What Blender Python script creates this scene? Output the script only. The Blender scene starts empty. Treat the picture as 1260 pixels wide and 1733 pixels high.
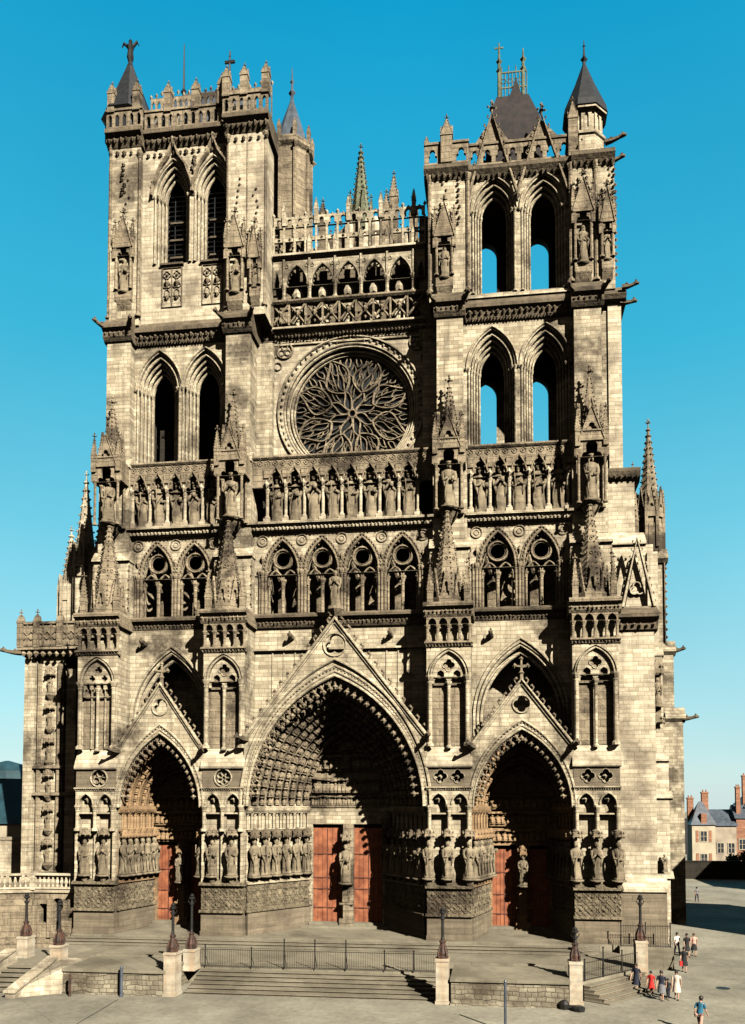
import bpy, math, random
from mathutils import Vector, Matrix
from mathutils.geometry import tessellate_polygon
random.seed(11)
S = bpy.context.scene
COL = S.collection
PI = math.pi
R = math.radians

# ---------------------------------------------------------------- camera
cam = bpy.data.objects.new("camera", bpy.data.cameras.new("camera"))
COL.objects.link(cam)
S.camera = cam
CAM = Vector((12.1, -60.0, 8.8))
yaw, pitch = -0.1264, 0.0456
fwd = Vector((math.sin(yaw)*math.cos(pitch), math.cos(yaw)*math.cos(pitch), math.sin(pitch)))
cam.location = CAM
cam.rotation_euler = fwd.to_track_quat('-Z', 'Y').to_euler()
cam.data.sensor_fit = 'HORIZONTAL'
cam.data.sensor_width = 36
cam.data.lens = 36*1397/1260
cam.data.shift_x = -36.4/1260
cam.data.shift_y = 433.4/1260
cam.data.clip_start = 0.5
cam.data.clip_end = 3000

# ---------------------------------------------------------------- light
SUN_TRAVEL = Vector((-0.80, 1.0, -0.84)).normalized()
TO_SUN = -SUN_TRAVEL
el = math.asin(TO_SUN.z)
az = math.atan2(TO_SUN.x, TO_SUN.y)
sun = bpy.data.objects.new("sun", bpy.data.lights.new("sun", 'SUN'))
COL.objects.link(sun)
sun.data.energy = 5.0
sun.data.angle = R(0.5)
sun.data.color = (1.0, 0.93, 0.80)
sun.rotation_euler = SUN_TRAVEL.to_track_quat('-Z', 'Y').to_euler()
sun.location = (40, -60, 60)
W = bpy.data.worlds.new("World"); S.world = W; W.use_nodes = True
wn, wl = W.node_tree.nodes, W.node_tree.links
wn.clear()
sky = wn.new('ShaderNodeTexSky'); sky.sky_type = 'NISHITA'; sky.sun_disc = False
sky.sun_elevation = el; sky.sun_rotation = az
sky.air_density = 1.0; sky.dust_density = 0.5; sky.ozone_density = 1.0
hs = wn.new('ShaderNodeHueSaturation'); hs.inputs['Hue'].default_value = 0.455
hs.inputs['Saturation'].default_value = 1.5; hs.inputs['Value'].default_value = 1.0
# sky dimmed towards the west to cut facade fill, boosted towards the east
tcw = wn.new('ShaderNodeTexCoord'); sepw = wn.new('ShaderNodeSeparateXYZ'); wl.new(tcw.outputs['Generated'], sepw.inputs[0])
mrw = wn.new('ShaderNodeMapRange'); wl.new(sepw.outputs['Y'], mrw.inputs[0])
mrw.inputs[1].default_value = 0.28; mrw.inputs[2].default_value = 0.6; mrw.inputs[3].default_value = 0.40; mrw.inputs[4].default_value = 2.0
bg = wn.new('ShaderNodeBackground'); bg.inputs['Strength'].default_value = 0.085
stw = wn.new('ShaderNodeMath'); stw.operation = 'MULTIPLY'; wl.new(mrw.outputs[0], stw.inputs[0]); stw.inputs[1].default_value = 0.032
wl.new(stw.outputs[0], bg.inputs['Strength'])
# clear gradient measured by elevation, laid over the physical sky
rampw = wn.new('ShaderNodeValToRGB'); wl.new(sepw.outputs['Z'], rampw.inputs[0])
cr = rampw.color_ramp
def srgb(*c): return [((v/255+.055)/1.055)**2.4/3.48/0.064 for v in c]
for i, (p_, c_) in enumerate([(0.0, (196, 226, 228)), (0.116, (172, 220, 229)), (0.30, (118, 204, 226)), (0.48, (62, 183, 218)), (0.72, (14, 156, 205))]):
    e_ = cr.elements[i] if i < 2 else cr.elements.new(p_)
    e_.position = p_; e_.color = (*srgb(*c_), 1)
mixw = wn.new('ShaderNodeMix'); mixw.data_type = 'RGBA'; mixw.inputs[0].default_value = 0.88
nzw = wn.new('ShaderNodeTexNoise'); nzw.inputs['Scale'].default_value = 2.2; nzw.inputs['Detail'].default_value = 5; wl.new(tcw.outputs['Generated'], nzw.inputs['Vector'])
nmw = wn.new('ShaderNodeMapRange'); wl.new(nzw.outputs['Fac'], nmw.inputs[0]); nmw.inputs[1].default_value = .3; nmw.inputs[2].default_value = .7; nmw.inputs[3].default_value = .93; nmw.inputs[4].default_value = 1.08
nvw = wn.new('ShaderNodeVectorMath'); nvw.operation = 'SCALE'; wl.new(rampw.outputs[0], nvw.inputs[0]); wl.new(nmw.outputs[0], nvw.inputs['Scale'])
wl.new(hs.outputs[0], mixw.inputs[6]); wl.new(nvw.outputs[0], mixw.inputs[7])
wo = wn.new('ShaderNodeOutputWorld')
# warm tint added to the western sky, standing in for bounced light
hz = wn.new('ShaderNodeMapRange'); wl.new(sepw.outputs['Y'], hz.inputs[0]); hz.inputs[1].default_value = .28; hz.inputs[2].default_value = -.3
mixh = wn.new('ShaderNodeMix'); mixh.data_type = 'RGBA'; wl.new(hz.outputs[0], mixh.inputs[0]); wl.new(mixw.outputs[2], mixh.inputs[6]); mixh.inputs[7].default_value = (3.0, 2.5, 2.0, 1)
wl.new(sky.outputs[0], hs.inputs['Color']); wl.new(mixh.outputs[2], bg.inputs[0]); wl.new(bg.outputs[0], wo.inputs[0])
S.view_settings.view_transform = 'Standard'; S.view_settings.look = 'None'
S.view_settings.exposure = 1.8; S.view_settings.gamma = 1.0
S.cycles.max_bounces = 6; S.cycles.diffuse_bounces = 0

# ---------------------------------------------------------------- materials
KA = 0.56     # overall reflectance, balanced against the exposure above
def newmat(name):
    m = bpy.data.materials.new(name); m.use_nodes = True
    n = m.node_tree.nodes; b = n['Principled BSDF']
    return m, n, m.node_tree.links, b

def stone(name, c1, c2, stain, course=0.31, brick_w=0.72, mortar=0.4, stain_amt=0.6, bump=0.35, streak=0.5, rough=0.9, carve=0.0, jscale=1.0, warp=0.06):
    """coursed limestone: c1/c2 block colours, stain = weathered dark colour"""
    m, n, l, b = newmat(name)
    c1, c2, stain = [tuple(x*KA for x in c) for c in (c1, c2, stain)]
    b.inputs['Roughness'].default_value = rough
    b.inputs['Specular IOR Level'].default_value = 0.15
    geo = n.new('ShaderNodeNewGeometry')
    sep = n.new('ShaderNodeSeparateXYZ'); l.new(geo.outputs['Position'], sep.inputs[0])
    add = n.new('ShaderNodeMath'); l.new(sep.outputs['X'], add.inputs[0]); l.new(sep.outputs['Y'], add.inputs[1])
    cmb = n.new('ShaderNodeCombineXYZ'); l.new(add.outputs[0], cmb.inputs[0]); l.new(sep.outputs['Z'], cmb.inputs[1])
    wz = n.new('ShaderNodeTexNoise'); wz.inputs['Scale'].default_value = 0.9; wz.inputs['Detail'].default_value = 3; l.new(geo.outputs['Position'], wz.inputs['Vector'])
    wv = n.new('ShaderNodeVectorMath'); wv.operation = 'SCALE'; l.new(wz.outputs['Color'], wv.inputs[0]); wv.inputs['Scale'].default_value = warp
    wa = n.new('ShaderNodeVectorMath'); wa.operation = 'ADD'; l.new(cmb.outputs[0], wa.inputs[0]); l.new(wv.outputs[0], wa.inputs[1])
    br = n.new('ShaderNodeTexBrick'); l.new(wa.outputs[0], br.inputs['Vector'])
    br.offset_frequency = 2; br.squash = 0.7; br.squash_frequency = 3
    br.inputs['Scale'].default_value = 1.0
    br.inputs['Brick Width'].default_value = brick_w; br.inputs['Row Height'].default_value = course
    br.inputs['Mortar Size'].default_value = 0.022*jscale; br.inputs['Mortar Smooth'].default_value = 0.6; br.inputs['Bias'].default_value = -0.1
    br.inputs['Color1'].default_value = (*c1, 1); br.inputs['Color2'].default_value = (*c2, 1)
    mc = tuple(x*(1-mortar) for x in c2)
    br.inputs['Mortar'].default_value = (*mc, 1)
    br.offset = 0.5
    # per-area tint
    nz = n.new('ShaderNodeTexNoise'); nz.inputs['Scale'].default_value = 0.22; nz.inputs['Detail'].default_value = 8
    nz.inputs['Roughness'].default_value = 0.65
    l.new(geo.outputs['Position'], nz.inputs['Vector'])
    # vertical streaks
    mp = n.new('ShaderNodeMapping'); mp.inputs['Scale'].default_value = (1.6, 1.6, 0.12)
    l.new(geo.outputs['Position'], mp.inputs[0])
    ns = n.new('ShaderNodeTexNoise'); ns.inputs['Scale'].default_value = 1.2; ns.inputs['Detail'].default_value = 6
    l.new(mp.outputs[0], ns.inputs['Vector'])
    fine = n.new('ShaderNodeTexNoise'); fine.inputs['Scale'].default_value = 3.2; fine.inputs['Detail'].default_value = 10
    fine.inputs['Roughness'].default_value = 0.75
    l.new(geo.outputs['Position'], fine.inputs['Vector'])
    def ramp(src, a, bb, lo=0.0, hi=1.0):
        r = n.new('ShaderNodeMapRange'); l.new(src, r.inputs[0])
        r.inputs[1].default_value = a; r.inputs[2].default_value = bb
        r.inputs[3].default_value = lo; r.inputs[4].default_value = hi
        return r.outputs[0]
    s1 = ramp(nz.outputs['Fac'], 0.50, 0.62)
    s2 = ramp(ns.outputs['Fac'], 0.46, 0.66, 0, streak)
    s3 = ramp(fine.outputs['Fac'], 0.42, 0.62, 0.0, 1.0)
    # whole courses that were replaced or washed are paler
    mpr = n.new('ShaderNodeMapping'); mpr.inputs['Scale'].default_value = (0.25, 0.25, 3.2); l.new(geo.outputs['Position'], mpr.inputs[0])
    rown = n.new('ShaderNodeTexNoise'); rown.inputs['Scale'].default_value = 1.0; rown.inputs['Detail'].default_value = 4; l.new(mpr.outputs[0], rown.inputs['Vector'])
    mx = n.new('ShaderNodeMath'); mx.operation = 'MAXIMUM'; l.new(s1, mx.inputs[0]); l.new(s2, mx.inputs[1])
    mu = n.new('ShaderNodeMath'); mu.operation = 'MULTIPLY'; l.new(mx.outputs[0], mu.inputs[0]); mu.inputs[1].default_value = stain_amt
    mm = n.new('ShaderNodeMath'); mm.operation = 'MULTIPLY_ADD'; l.new(s3, mm.inputs[0]); mm.inputs[1].default_value = 0.5*stain_amt
    l.new(mu.outputs[0], mm.inputs[2]); mm.use_clamp = True
    mix = n.new('ShaderNodeMix'); mix.data_type = 'RGBA'; l.new(mm.outputs[0], mix.inputs[0])
    l.new(br.outputs['Color'], mix.inputs[6]); mix.inputs[7].default_value = (*stain, 1)
    # brightness jitter
    j1 = ramp(fine.outputs['Fac'], 0.32, 0.68, 0.70, 1.32); j2 = ramp(rown.outputs['Fac'], 0.3, 0.7, 0.74, 1.26)
    jm = n.new('ShaderNodeMath'); jm.operation = 'MULTIPLY'; l.new(j1, jm.inputs[0]); l.new(j2, jm.inputs[1]); jit = jm.outputs[0]
    vm = n.new('ShaderNodeVectorMath'); vm.operation = 'SCALE'; l.new(mix.outputs[2], vm.inputs[0]); l.new(jit, vm.inputs['Scale'])
    l.new(vm.outputs[0], b.inputs['Base Color'])
    bp = n.new('ShaderNodeBump'); bp.inputs['Strength'].default_value = bump; bp.inputs['Distance'].default_value = 0.05
    hgt = n.new('ShaderNodeMath'); hgt.operation = 'MULTIPLY_ADD'
    l.new(br.outputs['Fac'], hgt.inputs[0]); hgt.inputs[1].default_value = -0.6; l.new(fine.outputs['Fac'], hgt.inputs[2])
    last = hgt.outputs[0]
    if carve:
        vo = n.new('ShaderNodeTexVoronoi'); vo.inputs['Scale'].default_value = 3.4; l.new(geo.outputs['Position'], vo.inputs['Vector'])
        h2 = n.new('ShaderNodeMath'); h2.operation = 'MULTIPLY_ADD'; l.new(vo.outputs['Distance'], h2.inputs[0]); h2.inputs[1].default_value = -carve
        l.new(last, h2.inputs[2]); last = h2.outputs[0]
        bp.inputs['Distance'].default_value = 0.12
    l.new(last, bp.inputs['Height'])
    l.new(bp.outputs[0], b.inputs['Normal'])
    return m

def plain(name, c, rough=0.6, noise=0.2, scale=3.0, metal=0.0, bump=0.0, c2=None):
    m, n, l, b = newmat(name)
    c = tuple(x*KA for x in c); c2 = tuple(x*KA for x in c2) if c2 else None
    b.inputs['Roughness'].default_value = rough; b.inputs['Metallic'].default_value = metal
    b.inputs['Specular IOR Level'].default_value = 0.3
    geo = n.new('ShaderNodeNewGeometry')
    t = n.new('ShaderNodeTexNoise'); t.inputs['Scale'].default_value = scale; t.inputs['Detail'].default_value = 6
    l.new(geo.outputs['Position'], t.inputs['Vector'])
    mix = n.new('ShaderNodeMix'); mix.data_type = 'RGBA'
    r = n.new('ShaderNodeMapRange'); r.inputs[1].default_value = 0.35; r.inputs[2].default_value = 0.65
    l.new(t.outputs['Fac'], r.inputs[0]); l.new(r.outputs[0], mix.inputs[0])
    mix.inputs[6].default_value = (*[x*(1-noise) for x in c], 1)
    mix.inputs[7].default_value = (*(c2 if c2 else [min(1, x*(1+noise)) for x in c]), 1)
    l.new(mix.outputs[2], b.inputs['Base Color'])
    if bump:
        bp = n.new('ShaderNodeBump'); bp.inputs['Strength'].default_value = bump; bp.inputs['Distance'].default_value = 0.03
        l.new(t.outputs['Fac'], bp.inputs['Height']); l.new(bp.outputs[0], b.inputs['Normal'])
    return m

M = {}
M['wall'] = stone('pale_limestone', (0.66, 0.575, 0.41), (0.37, 0.305, 0.205), (0.085, 0.068, 0.048), stain_amt=0.76, mortar=0.14, bump=0.6)
M['pale'] = stone('washed_limestone', (0.68, 0.60, 0.44), (0.45, 0.38, 0.265), (0.14, 0.11, 0.078), stain_amt=0.62, mortar=0.12, bump=0.5)
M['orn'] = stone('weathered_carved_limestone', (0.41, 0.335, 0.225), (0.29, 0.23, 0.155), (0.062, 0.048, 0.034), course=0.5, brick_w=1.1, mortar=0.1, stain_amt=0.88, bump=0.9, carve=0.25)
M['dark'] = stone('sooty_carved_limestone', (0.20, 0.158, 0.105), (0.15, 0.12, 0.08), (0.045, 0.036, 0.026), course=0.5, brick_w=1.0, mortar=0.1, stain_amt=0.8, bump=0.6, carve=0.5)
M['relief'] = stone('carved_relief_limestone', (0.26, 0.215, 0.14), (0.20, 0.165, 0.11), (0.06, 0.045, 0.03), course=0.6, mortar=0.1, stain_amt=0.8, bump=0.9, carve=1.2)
M['plinth'] = stone('grimy_plinth_and_shade_riser_stone', (0.22, 0.18, 0.125), (0.17, 0.14, 0.095), (0.09, 0.07, 0.05), course=0.42, brick_w=1.2, mortar=0.15, stain_amt=0.6, bump=0.4)  # grimy on the plinths; on step risers it stands for nosing shadow
M['statue'] = stone('statue_limestone', (0.31, 0.255, 0.17), (0.25, 0.205, 0.135), (0.075, 0.058, 0.04), course=9, brick_w=9, mortar=0.0, stain_amt=0.8, bump=0.7, streak=0.9, carve=.3)
M['porch'] = stone('warm_porch_limestone', (0.40, 0.265, 0.145), (0.30, 0.195, 0.105), (0.10, 0.062, 0.036), course=0.5, brick_w=0.9, mortar=0.15, stain_amt=0.6, bump=0.5)
M['inner'] = stone('shade_dark_inner_stone', (0.040, 0.034, 0.024), (0.032, 0.026, 0.019), (0.012, 0.010, 0.008), stain_amt=0.7, mortar=0.3)  # near-black base colour paints shade into recesses and shaded walls
M['step'] = stone('worn_step_stone', (0.27, 0.24, 0.175), (0.21, 0.185, 0.135), (0.112, 0.096, 0.068), course=30, brick_w=1.7, mortar=0.3, stain_amt=0.6, bump=0.3, streak=0.2)
M['rubble'] = stone('rubble_terrace_wall', (0.40, 0.36, 0.26), (0.22, 0.185, 0.13), (0.10, 0.08, 0.055), course=0.26, brick_w=0.5, mortar=0.3, stain_amt=0.9, bump=0.9, jscale=1.2, warp=0.5)
M['slate'] = plain('blue_black_slate', (0.008, 0.010, 0.013), 0.6, 0.5, 2.5, bump=0.5)
M['teal'] = plain('blue_green_slate', (0.012, 0.045, 0.06), 0.6, 0.3, 1.0, bump=0.3)
M['lead'] = plain('grey_lead_roof', (0.070, 0.084, 0.105), 0.45, 0.3, 1.5, bump=0.2)
M['copper'] = plain('green_weathered_stone', (0.12, 0.13, 0.075), 0.8, 0.4, 2.5, bump=0.5)
M['rust'] = plain('dark_tile_roof', (0.014, 0.0085, 0.008), 0.8, 0.6, 1.8, bump=0.8)
M['iron'] = plain('black_iron', (0.018, 0.017, 0.016), 0.5, 0.3, 5, metal=0.3)
M['rustiron'] = plain('rusty_iron', (0.03, 0.018, 0.014), 0.7, 0.4, 3, c2=(0.085, 0.036, 0.02))
M['door'] = plain('faded_orange_red_door_paint', (0.30, 0.088, 0.036), 0.8, 0.35, 1.6, bump=0.3, c2=(0.39, 0.135, 0.06))
M['strap'] = plain('dark_door_ironwork', (0.09, 0.03, 0.02), 0.6, 0.3, 4.0)
M['glass'] = plain('leaded_glass', (0.017, 0.019, 0.020), 0.35, 0.5, 2.0)
M['tarmac'] = stone('grey_plaza_asphalt', (0.285, 0.265, 0.205), (0.27, 0.25, 0.193), (0.20, 0.185, 0.145), course=40, brick_w=30, mortar=0.3, stain_amt=0.7, bump=0.15, streak=0.6, jscale=2, warp=.3)

# ---------------------------------------------------------------- mesh builder
class MB:
    def __init__(s): s.v = []; s.f = []; s.m = []; s.T = None
    def add(s, vs, fs, mi=0):
        o = len(s.v)
        if s.T is not None:
            T = s.T; vs = [tuple(T @ Vector(p)) for p in vs]
        s.v.extend(vs)
        for f in fs: s.f.append(tuple(i+o for i in f)); s.m.append(mi)
    def box(s, x0, x1, y0, y1, z0, z1, mi=0):
        s.add([(x0,y0,z0),(x1,y0,z0),(x1,y1,z0),(x0,y1,z0),(x0,y0,z1),(x1,y0,z1),(x1,y1,z1),(x0,y1,z1)],
              [(0,1,5,4),(1,2,6,5),(2,3,7,6),(3,0,4,7),(4,5,6,7),(3,2,1,0)], mi)
    def prism(s, prof, x0, x1, mi=0):
        """profile [(y,z)] extruded along x"""
        n = len(prof)
        s.add([(x0,y,z) for y,z in prof]+[(x1,y,z) for y,z in prof],
              [(i,(i+1)%n,n+(i+1)%n,n+i) for i in range(n)]+[tuple(range(n)),tuple(range(2*n-1,n-1,-1))], mi)
    def prismz(s, pts, z0, z1, mi=0):
        n = len(pts)
        s.add([(x,y,z0) for x,y in pts]+[(x,y,z1) for x,y in pts],
              [(i,(i+1)%n,n+(i+1)%n,n+i) for i in range(n)]+[tuple(range(n-1,-1,-1)),tuple(range(n,2*n))], mi)
    def lathe(s, x, y, prof, n=8, rot=0, mi=0, sx=1, sy=1):
        vs = []; fs = []
        for r_, z in prof:
            for k in range(n):
                a = rot+2*PI*k/n; vs.append((x+r_*sx*math.cos(a), y+r_*sy*math.sin(a), z))
        for i in range(len(prof)-1):
            for k in range(n):
                fs.append((i*n+k, i*n+(k+1)%n, (i+1)*n+(k+1)%n, (i+1)*n+k))
        fs.append(tuple(range(n-1,-1,-1))); L = (len(prof)-1)*n; fs.append(tuple(range(L, L+n)))
        s.add(vs, fs, mi)
    def tube(s, pts, rs, n=5, mi=0):
        if not isinstance(rs, (list, tuple)): rs = [rs]*len(pts)
        P = [Vector(p) for p in pts]; vs = []; fs = []
        for i, p in enumerate(P):
            d = (P[min(i+1, len(P)-1)]-P[max(i-1, 0)])
            d = d.normalized() if d.length > 1e-9 else Vector((0,0,1))
            u = d.cross(Vector((0,1,0)) if abs(d.y) < .9 else Vector((1,0,0))).normalized(); w = d.cross(u)
            for k in range(n):
                a = 2*PI*k/n; vs.append(tuple(p+(u*math.cos(a)+w*math.sin(a))*rs[i]))
        for i in range(len(P)-1):
            for k in range(n): fs.append((i*n+k, i*n+(k+1)%n, (i+1)*n+(k+1)%n, (i+1)*n+k))
        fs.append(tuple(range(n-1,-1,-1))); fs.append(tuple(range((len(P)-1)*n, len(P)*n)))
        s.add(vs, fs, mi)
    def sweep(s, pts, y, w, d, closed=False, mi=0):
        """roll moulding along a path in the facade plane [(x,z)]; w in plane, d towards the viewer from y"""
        n = len(pts); pr = [(-.5,0),(-.5,-.55),(-.2,-1),(.2,-1),(.5,-.55),(.5,0)]; vs = []; fs = []
        for i in range(n):
            a = pts[(i-1) % n] if closed or i > 0 else pts[i]; b = pts[(i+1) % n] if closed or i < n-1 else pts[i]
            tx, tz = b[0]-a[0], b[1]-a[1]; L = math.hypot(tx, tz) or 1; nx, nz = -tz/L, tx/L
            for q, e in pr: vs.append((pts[i][0]+nx*q*w, y+e*d, pts[i][1]+nz*q*w))
        m = 6
        for i in range(n if closed else n-1):
            j = (i+1) % n
            for k in range(m): fs.append((i*m+k, i*m+(k+1)%m, j*m+(k+1)%m, j*m+k))
        if not closed: fs.append((5,4,3,2,1,0)); o = (n-1)*m; fs.append(tuple(range(o, o+m)))
        s.add(vs, fs, mi)
    def plate(s, outer, holes, y0, y1, mi=0):
        loops = [outer]+list(holes)
        flat = [p for L in loops for p in L]; n = len(flat)
        tri = tessellate_polygon([[Vector((x, z, 0)) for x, z in L] for L in loops])
        vs = [(x, y0, z) for x, z in flat]+[(x, y1, z) for x, z in flat]
        fs = [tuple(t) for t in tri]+[tuple(i+n for i in reversed(t)) for t in tri]
        o = 0
        for L in loops:
            k = len(L)
            for i in range(k): fs.append((o+i, o+(i+1)%k, n+o+(i+1)%k, n+o+i))
            o += k
        s.add(vs, fs, mi)
    def build(s, name, mats, parent=None, label=None, smooth=False, base=None):
        me = bpy.data.meshes.new(name)
        b = Vector(base) if base is not None else (world_base(parent) if parent else Vector((0,0,0)))
        me.from_pydata([(x-b.x, y-b.y, z-b.z) for x, y, z in s.v], [], s.f)
        if not isinstance(mats, (list, tuple)): mats = [mats]
        for m in mats: me.materials.append(m)
        if len(mats) > 1: me.polygons.foreach_set('material_index', s.m)
        if smooth: me.polygons.foreach_set('use_smooth', [True]*len(s.f))
        me.update()
        o = bpy.data.objects.new(name, me); COL.objects.link(o)
        if base is not None and parent is None: o.location = b
        if parent: o.parent = parent
        if label: o['label'] = label
        return o

def world_base(o):
    b = Vector((0,0,0))
    while o: b += o.location; o = o.parent
    return b
def empty(name, loc, label=None, cat=None, group=None, rz=0):
    o = bpy.data.objects.new(name, None); COL.objects.link(o); o.location = loc; o.rotation_euler.z = rz
    o.empty_display_size = 0.3
    return tag(o, label, cat, group)
def tag(o, label=None, cat=None, group=None, kind=None):
    if label: o['label'] = label
    if cat: o['category'] = cat
    if group: o['group'] = group
    if kind: o['kind'] = kind
    return o
def dup(o, parent=None, loc=None, rz=None):
    c = o.copy(); COL.objects.link(c); c.parent = parent
    if loc is not None: c.location = loc
    if rz is not None: c.rotation_euler.z = rz
    for ch in [x for x in COL.objects if x.parent == o]: dup(ch, c)
    return c

# ---------------------------------------------------------------- gothic vocabulary
def arcpts(cx, zs, za, hw, n=9, side=0):
    """open pointed-arch path from left springing over the apex to the right springing"""
    h = za-zs; Rr = (hw*hw+h*h)/(2*hw); ca = math.acos(max(-1, min(1, (Rr-hw)/Rr)))
    left = [(cx-hw+Rr-Rr*math.cos(ca*i/n), zs+Rr*math.sin(ca*i/n)) for i in range(n+1)]
    right = [(2*cx-x, z) for x, z in reversed(left[:-1])]
    return left+right
def archpoly(cx, z0, zs, za, hw, n=9):
    return [(cx-hw, z0)]+arcpts(cx, zs, za, hw, n)+[(cx+hw, z0)]
def rectp(x0, x1, z0, z1): return [(x0,z0),(x0,z1),(x1,z1),(x1,z0)]
def circ(cx, cz, r, n=24): return [(cx+r*math.cos(2*PI*k/n), cz+r*math.sin(2*PI*k/n)) for k in range(n)]
def foil(cx, cz, r, lobes=4, rot=PI/2, n=None):
    q = r*(0.5 if lobes > 3 else 0.54); d = r-q; n = n or lobes*8; out = []
    for k in range(n):
        t = 2*PI*k/n; best = 0.1*r
        for j in range(lobes):
            al = t-(rot+2*PI*j/lobes); disc = q*q-(d*math.sin(al))**2
            if disc > 0: best = max(best, d*math.cos(al)+math.sqrt(disc))
        out.append((cx+best*math.cos(t), cz+best*math.sin(t)))
    return out
def trefarch(cx, z0, zs, za, hw, n=5):
    """trefoil-headed opening"""
    h = za-zs; p = [(cx-hw, z0)]; r2 = min(hw*.6, h*.5)
    for i in range(n+1):
        a = PI-PI*0.56*i/n; p.append((cx-hw*.62+hw*.38*math.cos(a), zs+hw*.38*math.sin(a)))
    for i in range(n+1):
        a = PI*1.1-PI*0.6*i/n; p.append((cx+r2*math.cos(a) if i < n else cx, za-r2*1.15+r2*(1.15 if i == n else 1)*math.sin(a)))
    return p+[(2*cx-x, z) for x, z in reversed(p[:-1])]
def col(mb, x, y, z0, z1, r=0.12, n=8, mi=0, cap=True):
    c = r*2.6 if cap else 0
    pr = [(r*1.9, z0),(r*1.9, z0+r),(r*1.35, z0+r*1.6),(r, z0+r*2.0),(r, z1-c*1.4),(r*1.25, z1-c*1.35),(r*1.15, z1-c*1.1),(r*2.0, z1-c*.35),(r*2.0, z1)] if cap else [(r, z0), (r, z1)]
    mb.lathe(x, y, pr, n, PI/n, mi)
def knob(mb, p, r, mi=0, st=1.0):
    x, y, z = p
    mb.add([(x-r,y,z),(x+r,y,z),(x,y-r,z),(x,y+r,z),(x,y,z-r*st),(x,y,z+r*st)],
           [(0,2,5),(2,1,5),(1,3,5),(3,0,5),(2,0,4),(1,2,4),(3,1,4),(0,3,4)], mi)
def leafrow(mb, x0, x1, y, z, r, step, mi=0, jit=0.25):
    n = max(1, int((x1-x0)/step))
    for i in range(n):
        x = x0+(i+.5)*(x1-x0)/n
        knob(mb, (x+random.uniform(-1,1)*step*.1, y, z+random.uniform(-1,1)*r*jit), r*random.uniform(.8,1.15), mi, random.uniform(.8,1.3))
def hook(mb, x, z, y, nx, nz, tx, tz, s, mi=0):
    """one crocket: a stem leaving the edge and curling along it"""
    P = [(x, y, z), (x+nx*s*.55, y, z+nz*s*.55), (x+nx*s*.95+tx*s*.25, y-.02, z+nz*s*.95+tz*s*.25), (x+nx*s*.85+tx*s*.62, y-.05, z+nz*s*.85+tz*s*.62)]
    mb.tube(P, [s*.2, s*.14, s*.17, s*.27], 5, mi)
    knob(mb, P[-1], s*.3, mi)
def crockets(mb, p0, p1, n, y, s, side=1, mi=0):
    dx, dz = p1[0]-p0[0], p1[1]-p0[1]; L = math.hypot(dx, dz); tx, tz = dx/L, dz/L; nx, nz = -tz*side, tx*side
    for i in range(n):
        t = (i+.6)/(n+.2); hook(mb, p0[0]+dx*t, p0[1]+dz*t, y, nx, nz, tx, tz, s*random.uniform(.9, 1.1), mi)
def finial(mb, x, y, z, s, mi=0):
    mb.lathe(x, y, [(s*.12,z),(s*.1,z+s*.5),(s*.3,z+s*.62),(s*.12,z+s*.75),(s*.1,z+s*1.1),(s*.2,z+s*1.3),(s*.03,z+s*1.6)], 6, 0, mi)
    for a in range(4):
        c, d = math.cos(a*PI/2+.3), math.sin(a*PI/2+.3)
        knob(mb, (x+c*s*.42, y+d*s*.42, z+s*.72), s*.2, mi)
def cornice(mb, x0, x1, y, z0, z1, proj, mi=0, leaf=True, ends=(0,0)):
    """moulded string course standing proud of the wall face y, with a carved leaf hollow beneath"""
    h = z1-z0; x0 -= ends[0]; x1 += ends[1]
    mb.prism([(y+.3, z0), (y-.04, z0), (y-proj*.35, z0+h*.12), (y-proj*.3, z0+h*.5), (y-proj, z0+h*.66), (y-proj, z0+h*.86), (y-proj*.7, z1), (y+.3, z1)], x0, x1, mi)
    if leaf: leafrow(mb, x0, x1, y-proj*.5, z0+h*.42, h*.24, h*.55, mi)
def gablet(mb, cx, z0, zt, hw, y0, y1, s=0.16, mi=0, holes=True, nc=4):
    out = [(cx-hw, z0), (cx, zt), (cx+hw, z0)]
    h = [foil(cx, z0+(zt-z0)*.36, min(hw*.42, (zt-z0)*.2), 3)] if holes else []
    mb.plate(out, h, y0, y1, mi)
    mb.sweep([(cx-hw, z0), (cx, zt), (cx+hw, z0)], y0, s*.55, .08, mi=mi)
    crockets(mb, (cx-hw, z0), (cx, zt), nc, (y0+y1)/2, s, 1, mi)
    crockets(mb, (cx+hw, z0), (cx, zt), nc, (y0+y1)/2, s, -1, mi)
def spire(mb, x, y, z0, z1, r, n=8, nk=9, ks=0.12, rot=None, mi=0, fin=0.5):
    rot = PI/n if rot is None else rot
    mb.lathe(x, y, [(r*1.08, z0), (r*1.08, z0+.12), (r, z0+.16), (.05, z1)], n, rot, mi)
    for k in range(n):
        a = rot+2*PI*k/n
        for i in range(nk):
            t = (i+.7)/(nk+.5); rr = r*(1-t)+.05
            knob(mb, (x+math.cos(a)*(rr+ks*.4), y+math.sin(a)*(rr+ks*.4), z0+(z1-z0)*t), ks, mi)
    if fin: finial(mb, x, y, z1-.1, fin, mi)
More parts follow.
